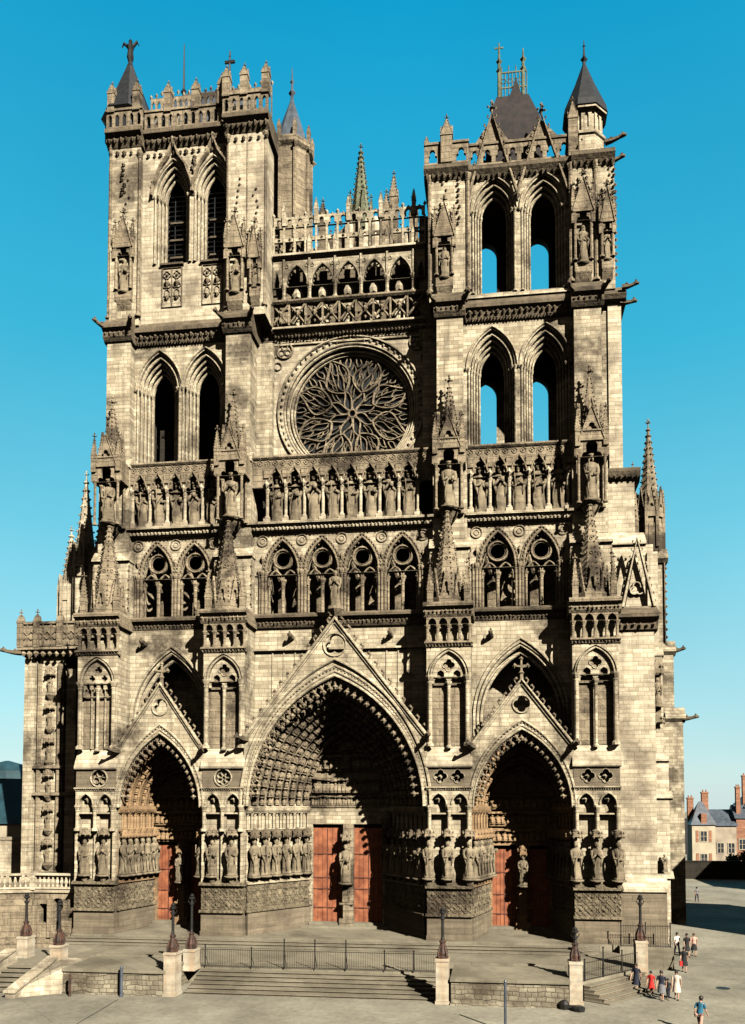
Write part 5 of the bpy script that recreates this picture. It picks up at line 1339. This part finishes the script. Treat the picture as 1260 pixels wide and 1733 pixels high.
# ---- left staircase going down towards the viewer ---------------------------
ls = empty('side_staircase', (-17.9, -12, -2.4), 'narrow stone stair between sloping side walls at the left edge of the parvis', 'staircase')
m = MB()
for i in range(8):
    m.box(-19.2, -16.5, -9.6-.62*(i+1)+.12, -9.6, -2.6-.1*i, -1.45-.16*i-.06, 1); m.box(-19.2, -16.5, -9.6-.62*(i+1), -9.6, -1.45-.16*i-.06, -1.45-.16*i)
part(m, 'steps', [M['step'], M['plinth']], ls)  # darker riser stone stands for the shade below each tread
def sloped_wall(m, x0, x1, ya, yb, za, zb, top=.16, zbase=-2.7):
    """wall from y=ya (top za) down to y=yb (top zb)"""
    m.add([(x0,ya,zbase),(x1,ya,zbase),(x1,yb,zbase),(x0,yb,zbase),(x0,ya,za),(x1,ya,za),(x1,yb,zb),(x0,yb,zb)],
          [(0,1,2,3),(4,5,6,7),(0,1,5,4),(1,2,6,5),(2,3,7,6),(3,0,4,7)])
m = MB(); sloped_wall(m, -16.5, -15.9, -9.6, -14.6, -.75, -2.0); sloped_wall(m, -19.8, -19.2, -9.0, -14.6, -.6, -2.0)
m.add([(-15.9,-9.6,-2.5),(-13.9,-9.6,-2.5),(-13.9,-13.0,-2.5),(-15.9,-14.4,-2.5),(-15.9,-9.6,-.95),(-13.9,-9.6,-.9),(-13.9,-12.9,-.95),(-15.9,-13.6,-1.9)], [(4,5,6,7),(0,1,5,4),(1,2,6,5),(2,3,7,6),(3,0,4,7)])
part(m, 'side_wall', 'pale', ls)
m = MB(); sloped_wall(m, -16.6, -15.8, -9.6, -14.7, -.6, -1.86, zbase=-2.0) if False else None
for x0, x1, za in ((-16.58, -15.82, -.74), (-19.88, -19.12, -.59)):
    m.add([(x0,-9.3,za),(x1,-9.3,za),(x1,-14.7,za-1.33),(x0,-14.7,za-1.33),(x0,-9.3,za+.12),(x1,-9.3,za+.12),(x1,-14.7,za-1.21),(x0,-14.7,za-1.21)], [(0,1,2,3),(4,5,6,7),(0,1,5,4),(1,2,6,5),(2,3,7,6),(3,0,4,7)])
part(m, 'coping', 'pale', ls)

# ---- stone pedestals and iron lamp standards --------------------------------
def pedestal(x, y, z0, z1, w, d, label, group='white stone lamp pedestals'):
    m = MB(); h = w/2; e = d/2
    m.box(x-h*1.12, x+h*1.12, y-e*1.1, y+e*1.1, z0-.1, z0+.18); m.box(x-h, x+h, y-e, y+e, z0+.18, z1-.14); m.prism([(y-e*1.08, z1-.14), (y-e*1.08, z1-.04), (y-e*.9, z1), (y+e*.9, z1), (y+e*1.08, z1-.04), (y+e*1.08, z1-.14)], x-h*1.1, x+h*1.1)
    o = m.build('stone_pedestal', M['pedestal'], base=(x, y, z0)); tag(o, label, 'pedestal', group)
M['pedestal'] = stone('pale_rust_streaked_stone', (0.50, 0.46, 0.36), (0.44, 0.40, 0.31), (0.30, 0.17, 0.08), course=2.2, brick_w=3, mortar=.2, stain_amt=.45, bump=.15, streak=1.0)
def lamp(x, y, z, label, H=2.7):
    r = empty('street_lamp', (x, y, z), label, 'street lamp', 'black iron lamp standards on stone pedestals')
    m = MB(); m.lathe(x, y, [(.34, z), (.34, z+.08), (.26, z+.14), (.27, z+.3), (.2, z+.55), (.15, z+.85), (.2, z+.9), (.2, z+.96), (.12, z+1.0)], 8)
    for k in range(4):
        a = PI/4+k*PI/2; m.tube([(x+.3*math.cos(a), y+.3*math.sin(a), z+.05), (x+.34*math.cos(a), y+.34*math.sin(a), z+.3), (x+.2*math.cos(a), y+.2*math.sin(a), z+.7)], [.08, .06, .04], 5)
    m.build('base', M['rustiron'], r)
    m = MB(); m.lathe(x, y, [(.12, z+1.0), (.09, z+1.2), (.085, z+H-.6), (.15, z+H-.55), (.15, z+H-.48), (.09, z+H-.42), (.08, z+H-.25)], 8); m.build('shaft', M['iron'], r)
    m = MB(); m.lathe(x, y, [(.08, z+H-.26), (.2, z+H-.2), (.2, z+H-.12), (.12, z+H-.06), (.16, z+H), (.05, z+H+.12)], 8)
    for sg in (-1, 1): m.tube([(x, y, z+H-.4), (x+sg*.18, y, z+H-.45), (x+sg*.24, y, z+H-.28)], .03, 4)
    m.build('lamp_head', M['iron'], r)
LP = [(-7.2, -12.5, -2.4, .15, 'at the left end of the main stairs, front one of two'), (-7.15, -9.6, -1.37, -.15, 'at the left end of the main stairs, rear one of two'),
      (8.85, -12.35, -2.4, .12, 'at the right end of the main stairs'), (16.35, -11.6, -2.4, .0, 'at the left end of the corner steps'), (20.9, -5.95, -2.0, .35, 'at the right end of the corner steps'),
      (-16.0, -9.6, -1.6, -.1, 'at the head of the small left-hand stair, right one'), (-19.6, -7.4, -1.6, .05, 'at the head of the small left-hand stair, left one')]
for i, (x, y, z0, z1, w) in enumerate(LP):
    pedestal(x, y, z0, z1, .72, .95, f'rust-stained stone pedestal {w}')
    lamp(x, y, z1, f'black iron lamp standard {w}', 2.75 if i not in (1, 3) else (3.3 if i == 1 else 1.8))

# ---- railings ----------------------------------------------------------------
def railing(p, q_, z, h, nb, label, posts=(), zq=None):
    p, q_ = Vector((*p, z)), Vector((*q_, zq if zq is not None else z)); d = q_-p; L = d.length
    r = empty('iron_railing', tuple((p+q_)/2), label, 'railing')
    m = MB()
    for t in (.08, h-.06): m.tube([tuple(p+Vector((0,0,t))), tuple(q_+Vector((0,0,t)))], .018, 4)
    for i in range(nb+1):
        a = p+d*(i/nb); m.tube([tuple(a), tuple(a+Vector((0,0,h)))], .011, 3)
    m.build('bar_panel', M['iron'], r)
    m = MB()
    for t, hh in posts:
        a = p+d*t; m.tube([tuple(a), tuple(a+Vector((0,0,hh)))], .04, 6); knob(m, tuple(a+Vector((0,0,hh+.05))), .07)
        m.tube([tuple(a+Vector((0,0,hh*.6))), tuple(a+Vector((0,.6,0)))], .02, 4)
    m.build('post', M['iron'], r)
railing((-6.75, -9.05), (8.35, -9.05), -1.37, 1.15, 104, 'long thin black iron railing across the top of the main stairs', [(.02, 1.3), (.22, 1.2), (.36, 1.75), (.49, 1.75), (.62, 1.75), (.78, 1.2), (.9, 1.2)])
railing((16.9, -10.6), (20.6, -6.5), -1.37, 1.1, 30, 'black iron railing along the corner steps on the right', [(.02, 1.2), (.35, 1.7), (.7, 1.3)])
railing((20.4, -.95), (23.7, -.95), FLOOR, 1.5, 20, 'spiked black iron railing at the foot of the plain corner wall', [(.0, 1.6), (.5, 1.6), (1, 1.6)])
def post(x, y, z, h, r_, mat, label):
    m = MB(); m.lathe(x, y, [(r_*1.3, z), (r_*1.3, z+.1), (r_, z+.14), (r_, z+h-.08), (r_*1.25, z+h-.05), (r_*.6, z+h+.04)], 8)
    tag(m.build('post', mat, base=(x, y, z)), label, 'post')
post(-10.0, -13.3, -2.4, 1.75, .09, M['lead'], 'grey metal post in front of the left terrace wall')
post(-13.05, -13.6, -2.4, 1.3, .07, M['rustiron'], 'rusty brown post at the left end of the left terrace wall')
post(12.35, -18.0, -2.4, 2.5, .07, M['lead'], 'tall grey-blue metal post on the plaza in front of the right terrace')
mh = MB(); mh.lathe(25.7, -6.5, [(.42, -2.396), (.42, -2.385)], 16); tag(mh.build('manhole_cover', M['iron'], base=(25.7, -6.5, -2.4)), 'dark round manhole cover on the plaza at the right', 'manhole cover')
bl_ = MB(); bl_.lathe(15.6, -13.0, [(.28, -2.4), (.3, -2.1), (.18, -1.95), (.05, -1.9)], 8); bl_.lathe(16.35, -13.4, [(.34, -2.4), (.36, -2.2), (.2, -2.12)], 8)
bl_.box(15.5, 16.45, -13.25, -13.1, -2.3, -2.15); tag(bl_.build('guard_stone', M['iron'], base=(15.9, -13.2, -2.4)), 'dark low guard stones at the foot of the right stair pedestal', 'guard stone')
jt = MB()
for (a, b) in (((-9.5, -19.4), (-9.85, -14.0)), ((15, -20.5), (32, -11))):
    dx, dy = b[0]-a[0], b[1]-a[1]; L = math.hypot(dx, dy); nx, ny = -dy/L*.03, dx/L*.03
    jt.add([(a[0]-nx, a[1]-ny, -2.396), (a[0]+nx, a[1]+ny, -2.396), (b[0]+nx, b[1]+ny, -2.396), (b[0]-nx, b[1]-ny, -2.396)], [(0,1,2,3)])
struct(jt.build('paving_joints', M['slate']))

# ================================================================ HOUSES
M['brick'] = stone('red_brick_wall', (0.40, 0.20, 0.12), (0.33, 0.16, 0.10), (0.2, 0.09, 0.05), course=.09, brick_w=.25, mortar=.2, stain_amt=.3)
M['plaster'] = plain('cream_plaster', (0.44, 0.38, 0.27), .8, .15, .6)
M['pinkplaster'] = plain('pinkish_plaster', (0.34, 0.28, 0.21), .8, .25, .6)
M['pane'] = plain('dark_window_pane', (0.03, 0.035, 0.045), .2, .3, 1)
def house(x, y, w, d, ze, zr, label, wall, roof, hip=0.0, wins=(2, 2), chim=(), quoin=False, zb=-2.4, turn=False, dormer=False, cat='house'):
    r = empty('town_house', (x+w/2, y+d/2, zb), label, cat)
    m = MB(); m.box(x, x+w, y, y+d, zb-.2, ze); m.build('wall', M[wall], r)
    m = MB(); o = .25
    if turn: a = [(x-o,y-o,ze),(x+w+o,y-o,ze),(x+w+o,y+d+o,ze),(x-o,y+d+o,ze),(x+w/2,y-o+hip,zr),(x+w/2,y+d+o-hip,zr)]; f = [(0,1,4),(1,2,5,4),(2,3,5),(3,0,4,5),(3,2,1,0)]
    else: a = [(x-o,y-o,ze),(x+w+o,y-o,ze),(x+w+o,y+d+o,ze),(x-o,y+d+o,ze),(x-o+hip,y+d/2,zr),(x+w+o-hip,y+d/2,zr)]; f = [(0,1,5,4),(1,2,5),(2,3,4,5),(3,0,4),(3,2,1,0)]
    m.add(a, f); ro = m.build('roof', M[roof], r)
    for cx, cy, cw, cz in chim:
        m = MB(); m.box(cx-cw, cx+cw, cy-.4, cy+.4, ze, cz); m.box(cx-cw-.08, cx+cw+.08, cy-.48, cy+.48, cz-.25, cz)
        for q in (-.5, .5): m.lathe(cx+cw*q, cy, [(.14, cz), (.11, cz+.4)], 6)
        m.build('chimney', M['brick'], ro)
    nx, nz = wins
    for i in range(nx):
        for j in range(nz):
            cx = x+(i+.5)*w/nx; cz = zb+(ze-zb)*(j+.5)/nz; ww, hh = min(.5, w/nx*.28), min(.85, (ze-zb)/nz*.33)
            m = MB(); m.plate(rectp(cx-ww-.12, cx+ww+.12, cz-hh-.12, cz+hh+.12), [rectp(cx-ww, cx+ww, cz-hh, cz+hh)], y-.1, y+.02); m.box(cx-.04, cx+.04, y-.08, y-.02, cz-hh, cz+hh); m.box(cx-ww, cx+ww, y-.08, y-.02, cz-.03, cz+.03)
            wf = m.build('window', M['plaster'], r); m = MB(); m.box(cx-ww, cx+ww, y-.04, y-.012, cz-hh, cz+hh); m.build('pane', M['pane'], wf)
    if quoin:
        m = MB()
        for q in (.16, .72):
            for j in range(nz): cz = zb+(ze-zb)*(j+.5)/nz; m.box(x+w*q, x+w*(q+.12), y-.06, y+.02, cz-1, cz+1)
        m.build('brick_panel', M['brick'], r)
    if dormer: m = MB(); m.box(x+w*.4, x+w*.64, y-.1, y+1.6, ze, ze+2.0); m.build('dormer', M['brick'], r)
    return r
house(45.5, 90, 3.9, 4.2, 5.5, 9.6, 'narrow cream house with orange brick panels and a grey pyramid roof', 'plaster', 'lead', 1.9, (1, 2), [(45.9, 93, .5, 10.3), (48.4, 93, .55, 11.3)], True, dormer=True)
house(49.6, 91, 3.6, 7, 5.3, 8.2, 'pale low wing with a long blue-grey slate roof beside the narrow house', 'pinkplaster', 'lead', 0, (2, 1), [])
house(53.3, 91.4, 1.9, 5, 6.6, 9.0, 'brick house end with a tall chimney at the right edge', 'brick', 'lead', 0, (1, 1), [(53.9, 92.5, .35, 12.2)])
house(55.3, 93, 9, 9, 8.6, 13.0, 'grey-roofed house partly cut by the right edge', 'pinkplaster', 'lead', 1, (3, 2), [(56, 95, .6, 14.3)], turn=True)
house(-60, 14, 29, 9, 7.1, 11.4, 'long house with a dark blue slate roof behind the left corner', 'plaster', 'teal', 0.4, (14, 2), [(-37.6, 15, .3, 9.5)])
m = MB(); m.lathe(-43, 27, [(3.0, -2.4), (3.0, 11.6), (3.3, 11.8), (2.7, 12.7), (1.6, 13.5), (.2, 13.9)], 12); tag(m.build('domed_pavilion', M['teal'], base=(-43, 27, -2.4)), 'pavilion with a low domed dark roof rising behind the slate roof at the left', 'pavilion')
gw = MB(); gw.box(-60, -30, 11, 11.5, -2.5, 5.7); gw.box(-60, -29.9, 10.9, 11.6, 5.7, 5.95); tag(gw.build('garden_wall', M['pale'], base=(-45, 11, -2.4)), 'high pale stone wall in front of the slate-roofed house on the left', 'wall')
# buildings just outside the picture on the right, which throw the shadows across the street
house(38.5, 9, 14, 11, 13.0, 17.0, 'tall street house standing to the right of the cathedral, nearer one', 'plaster', 'slate', 2, (5, 3), [(44, 14, .6, 18.5)], turn=True)
house(58, 40, 16, 24, 14.5, 19, 'tall street house standing to the right of the cathedral, farther one', 'pinkplaster', 'slate', 2, (5, 4), [], turn=True)

# hedge and trees closing the side street
M['leaf'] = plain('dark_foliage', (0.03, 0.045, 0.018), .9, .5, 1.2)
M['bark'] = plain('tree_bark', (0.06, 0.045, 0.03), .9, .3, 4)
rnd = random.Random(5)
for i, (x, y, h, r_) in enumerate([(48.6, 76, 3.3, 1.0), (50.6, 76, 3.7, 1.1), (52.4, 77, 3.4, 1.0)]):
    t = empty('street_tree', (x, y, -2.4), f"dark bushy tree at the end of the side street, {ORD[i]} of the row" , 'tree', 'dark trees closing the side street')
    m = MB(); m.tube([(x, y, -2.5), (x+.1, y, -1.2), (x, y, h-3.2)], [.22, .16, .08], 6)
    for k in range(5): a = k*1.3; m.tube([(x, y, -1.2+k*.3), (x+math.cos(a)*1.1, y+math.sin(a)*1.1, .1+k*.3)], [.09, .03], 4)
    m.build('trunk', M['bark'], t)
    m = MB()
    for k in range(700):
        a, b, c = rnd.gauss(0, .45), rnd.gauss(0, .45), rnd.gauss(0, .42); 
        px_, py_, pz_ = x+a*r_, y+b*r_, h-3.0+c*r_*.9; s_ = rnd.uniform(.14, .3); u = Vector((rnd.gauss(0,1), rnd.gauss(0,1), rnd.gauss(0,1))).normalized(); v = u.orthogonal().normalized()
        P = Vector((px_, py_, pz_)); m.add([tuple(P+u*s_), tuple(P+v*s_*.6), tuple(P-u*s_), tuple(P-v*s_*.6)], [(0,1,2,3)])
    m.build('crown', M['leaf'], t)

gw = MB(); gw.box(38.5, 62, 72, 72.5, -2.5, .25); gw.box(38.4, 62, 71.9, 72.6, .25, .4); tag(gw.build('garden_wall', M['inner'], base=(50, 72, -2.4)), 'low dark wall closing the side street under the houses', 'wall')
ob = empty('outbuilding', (33.6, 52, -2.4), 'dark gabled outbuilding in shadow beside the cathedral flank', 'building')
m = MB(); m.plate([(30.0, -2.5), (30.0, 2.6), (35.6, 2.6), (35.6, -2.5)], [], 50, 60); m.build('wall', M['inner'], ob)  # its shadow is painted in with near-black stone
m = MB(); m.plate([(30.0, 2.62), (30.0, 2.8), (36.0, 7.2), (36.0, 2.62)], [], 49.8, 60.2); m.build('roof', M['slate'], ob)

# ================================================================ PEOPLE
def mat_cloth(n, c): return plain(n, c, .85, .12, 8)
SKIN = plain('skin', (0.50, 0.29, 0.19), .6, .06, 9)
HAIR = {'dark': plain('dark_hair', (0.02, 0.014, 0.01), .5, .3, 20), 'brown': plain('brown_hair', (0.08, 0.04, 0.02), .5, .3, 20)}
SHOE = plain('dark_shoe_leather', (0.02, 0.016, 0.014), .4, .2, 9)
def skin_mesh(name, verts, edges, rad, mat, parent, root=0, sub=1):
    me = bpy.data.meshes.new(name); me.from_pydata(verts, edges, []); me.materials.append(mat)
    o = bpy.data.objects.new(name, me); COL.objects.link(o)
    md = o.modifiers.new('skin', 'SKIN'); md.use_smooth_shade = True
    for i, s_ in enumerate(me.skin_vertices[0].data):
        r_ = rad[i]; s_.radius = r_ if isinstance(r_, tuple) else (r_, r_); s_.use_root = (i == root)
    sb_ = o.modifiers.new('sub', 'SUBSURF'); sb_.levels = sub; sb_.render_levels = sub
    o.parent = parent
    return o
def ringmesh(name, rings, mat, parent, n=14):
    """clothing as stacked elliptical rings (cx, cy, z, rx, ry)"""
    m = MB(); vs = []; fs = []
    for j, (cx, cy, z, rx, ry) in enumerate(rings):
        for k in range(n):
            a = 2*PI*k/n; w = 1+.05*math.sin(5*a+j)*(j < len(rings)*.5); vs.append((cx+rx*w*math.cos(a), cy+ry*w*math.sin(a), z))
    for j in range(len(rings)-1):
        for k in range(n): fs.append((j*n+k, j*n+(k+1)%n, (j+1)*n+(k+1)%n, (j+1)*n+k))
    m.add(vs, fs); me = bpy.data.meshes.new(name); me.from_pydata(m.v, [], m.f); me.polygons.foreach_set('use_smooth', [True]*len(m.f)); me.materials.append(mat)
    o = bpy.data.objects.new(name, me); COL.objects.link(o); o.parent = parent; return o
def person(x, y, z, rz, H, label, top, bottom, skirt=True, hair='dark', stride=.22, arm=.25, bent=0.0, group='people walking by the cathedral', longhair=False):
    p = empty('person', (x, y, z), label, 'person', group, rz)
    s_ = H/1.7; st = stride
    # joints in metres for a 1.7 m figure, facing -y
    V = [(0,0,.95),(0,-.01-bent*.1,1.15),(0,-.02-bent*.2,1.36),(0,-.03-bent*.25,1.45),(0,-.04-bent*.28,1.53),(0,-.055-bent*.3,1.60),(0,-.04-bent*.3,1.68)]
    Rr = [(.135,.105),(.12,.085),(.145,.085),(.055,.055),(.07,.085),(.075,.095),(.045,.05)]
    E_ = [(0,1),(1,2),(2,3),(3,4),(4,5),(5,6)]
    def chain(st_i, pts, rads):
        i0 = st_i
        for q, r_ in zip(pts, rads): V.append(q); Rr.append(r_); E_.append((i0, len(V)-1)); i0 = len(V)-1
        return i0
    for sg in (-1, 1):
        f = sg*st
        chain(0, [(sg*.09, 0, .88), (sg*.1, -f*.45-.02, .5), (sg*.1, -f*.9+.03, .1), (sg*.105, -f*.9-.02, .035), (sg*.11, -f*.9-.14, .03)], [.085, .062, .04, .04, .03])
        ay = sg*arm*.9
        sh_ = (sg*.18, -.02-bent*.2, 1.37)
        e = chain(2, [sh_, (sg*.235, ay*.35-bent*.1, 1.1), (sg*.235, ay*.8-.06-bent*.2, .87)], [.052, .04, .028])
        hx, hy, hz = sg*.235, ay*.9-.075-bent*.2, .8
        pm = chain(e, [(hx, hy, hz)], [(.018, .038)])
        for k in range(4): 
            o = -.03+k*.02; L = (.06, .072, .068, .052)[k]
            chain(pm, [(hx-.002*sg, hy+o, hz-.045), (hx-.012*sg, hy+o*1.1-.006, hz-.045-L*.6), (hx-.024*sg, hy+o*1.1-.012, hz-.045-L)], [.0095, .0085, .007])
        chain(pm, [(hx-.01*sg, hy-.045, hz-.005), (hx-.02*sg, hy-.062, hz-.045)], [.0105, .008])
    V2 = [(a*s_, b*s_, c*s_) for a, b, c in V]; R2 = [tuple(q*s_ for q in r_) if isinstance(r_, tuple) else r_*s_ for r_ in Rr]
    skin_mesh('body', V2, E_, R2, SKIN, p)
    m = MB(); cy = (-.055-bent*.3)*s_
    # face: nose, eyes, mouth and ears belong to the head
    knob(m, (0, cy-.1*s_, 1.575*s_), .016*s_)
    for sg in (-1, 1): knob(m, (sg*.085*s_, cy, 1.585*s_), .02*s_)
    o = m.build('face', SKIN, None); o.parent = p
    m = MB()
    for sg in (-1, 1): knob(m, (sg*.03*s_, cy-.092*s_, 1.6*s_), .009*s_)
    m.box(-.025*s_, .025*s_, cy-.1*s_, cy-.09*s_, 1.535*s_, 1.542*s_); o = m.build('eyes_and_mouth', HAIR['dark'], None); o.parent = p
    hr = [(0, cy+.02*s_, 1.5*s_, .07*s_, .06*s_), (0, cy+.03*s_, 1.58*s_, .1*s_, .1*s_), (0, cy+.015*s_, 1.66*s_, .105*s_, .118*s_), (0, cy+.01*s_, 1.72*s_, .08*s_, .09*s_), (0, cy+.01*s_, 1.745*s_, .02*s_, .02*s_)]
    if longhair: hr = [(0, cy+.07*s_, 1.38*s_, .08*s_, .04*s_)]+hr
    ringmesh('hair', hr, HAIR[hair], p, 12)
    b = bent
    ringmesh('top', [(q[0], q[1]*s_, q[2]*s_, q[3]*s_, q[4]*s_) for q in [(0, 0, .9, .175, .135), (0, 0, 1.02, .15, .12), (0, -.01-b*.1, 1.14, .145, .11), (0, -.02-b*.18, 1.28, .185, .125), (0, -.02-b*.2, 1.38, .195, .11), (0, -.025-b*.22, 1.43, .12, .085), (0, -.03-b*.24, 1.46, .07, .07)]], top, p)
    for sg in (-1, 1):
        ay = sg*arm*.9
        skin_mesh('sleeve', [(sg*.15*s_, (-.02-b*.2)*s_, 1.38*s_), (sg*.2*s_, (-.02-b*.2)*s_, 1.36*s_), (sg*.235*s_, (ay*.35-b*.1)*s_, 1.12*s_)], [(0, 1), (1, 2)], [.06*s_, .066*s_, .056*s_], top, p)
    if skirt: ringmesh('skirt', [(0, 0, .45*s_, .25*s_, .25*s_), (0, 0, .6*s_, .225*s_, .21*s_), (0, 0, .8*s_, .19*s_, .16*s_), (0, 0, .95*s_, .16*s_, .13*s_), (0, 0, 1.02*s_, .13*s_, .105*s_)], bottom, p)
    else:
        vv = [(0, 0, .95)]; ee = []; rr_ = [(.15, .12)]
        for sg in (-1, 1):
            f = sg*st; k = len(vv)
            vv += [(sg*.095, 0, .86), (sg*.1, -f*.45-.02, .5), (sg*.1, -f*.9+.03, .1)]; rr_ += [.1, .08, .065]; ee += [(0, k), (k, k+1), (k+1, k+2)]
        skin_mesh('trousers', [(a*s_, c*s_, d*s_) for a, c, d in vv], ee, [tuple(q*s_ for q in r_) if isinstance(r_, tuple) else r_*s_ for r_ in rr_], bottom, p)
    for sg in (-1, 1):
        f = sg*st; m = MB(); m.lathe(sg*.107*s_, (-f*.9-.07)*s_, [(.055*s_, 0), (.06*s_, .02*s_), (.045*s_, .065*s_), (.02*s_, .08*s_)], 8, 0, 0, .85, 2.1); o = m.build('shoe', SHOE, None); o.parent = p
    return p
navy = mat_cloth('navy_cloth', (.012, .014, .03)); black = mat_cloth('black_cloth', (.01, .01, .011)); red = mat_cloth('red_cloth', (.55, .02, .015)); cream = mat_cloth('cream_cloth', (.62, .50, .42))
white = mat_cloth('white_cloth', (.7, .68, .62)); teal = mat_cloth('teal_cloth', (.02, .13, .22)); pink = mat_cloth('pink_cloth', (.60, .34, .26)); grey = mat_cloth('grey_cloth', (.16, .16, .17))
Z = -2.4
person(20.25, -8.2, Z, -.6, 1.72, 'person in a dark navy dress leftmost in the group near the corner steps', navy, navy)
person(21.0, -8.9, Z, -.5, 1.4, 'smaller person in a bright red dress walking in the group by the corner steps', red, red)
person(21.35, -10.2, Z, -.4, 1.68, 'person in a dark jacket and skirt between the red and the cream dress', navy, grey, hair='dark')
person(21.75, -10.0, Z, -.4, 1.2, 'small child in dark clothes close beside the person in the dark jacket', black, navy, skirt=False)
person(22.25, -9.9, Z, -.3, 1.66, 'person in a pale cream flared dress at the right end of the group', cream, cream, hair='dark', longhair=True)
person(25.3, 4.8, Z, .3, 1.68, 'person in a white shirt and dark trousers, leftmost of the far group on the plaza', white, navy, skirt=False)
person(25.9, 4.3, Z, .1, 1.7, 'person in black clothes in the middle of the far group', black, black)
person(26.5, 4.7, Z, -.1, 1.66, 'person in a pink top on the right of the far group', pink, black, hair='brown')
person(24.45, -1.6, Z, -.2, 1.66, 'person in a black jacket and full dark skirt walking alone with a red bag', black, black, longhair=True)
person(21.9, -17.0, Z, 2.4, 1.74, 'person in a teal jacket leaning forward at the bottom edge of the picture', teal, pink, skirt=False, bent=.35)
person(35.0, 41.0, Z, .2, 1.72, 'lone distant person crossing the sunlit strip of the side street', grey, navy, skirt=False)
m = MB(); m.box(24.1, 24.28, -1.95, -1.75, Z+.45, Z+.75); m.tube([(24.12, -1.85, Z+.75), (24.19, -1.85, Z+.92), (24.26, -1.85, Z+.75)], .012, 4); tag(m.build('handbag', red, base=(24.19, -1.85, Z+.45)), 'red handbag carried by the lone walker in the black jacket', 'bag')
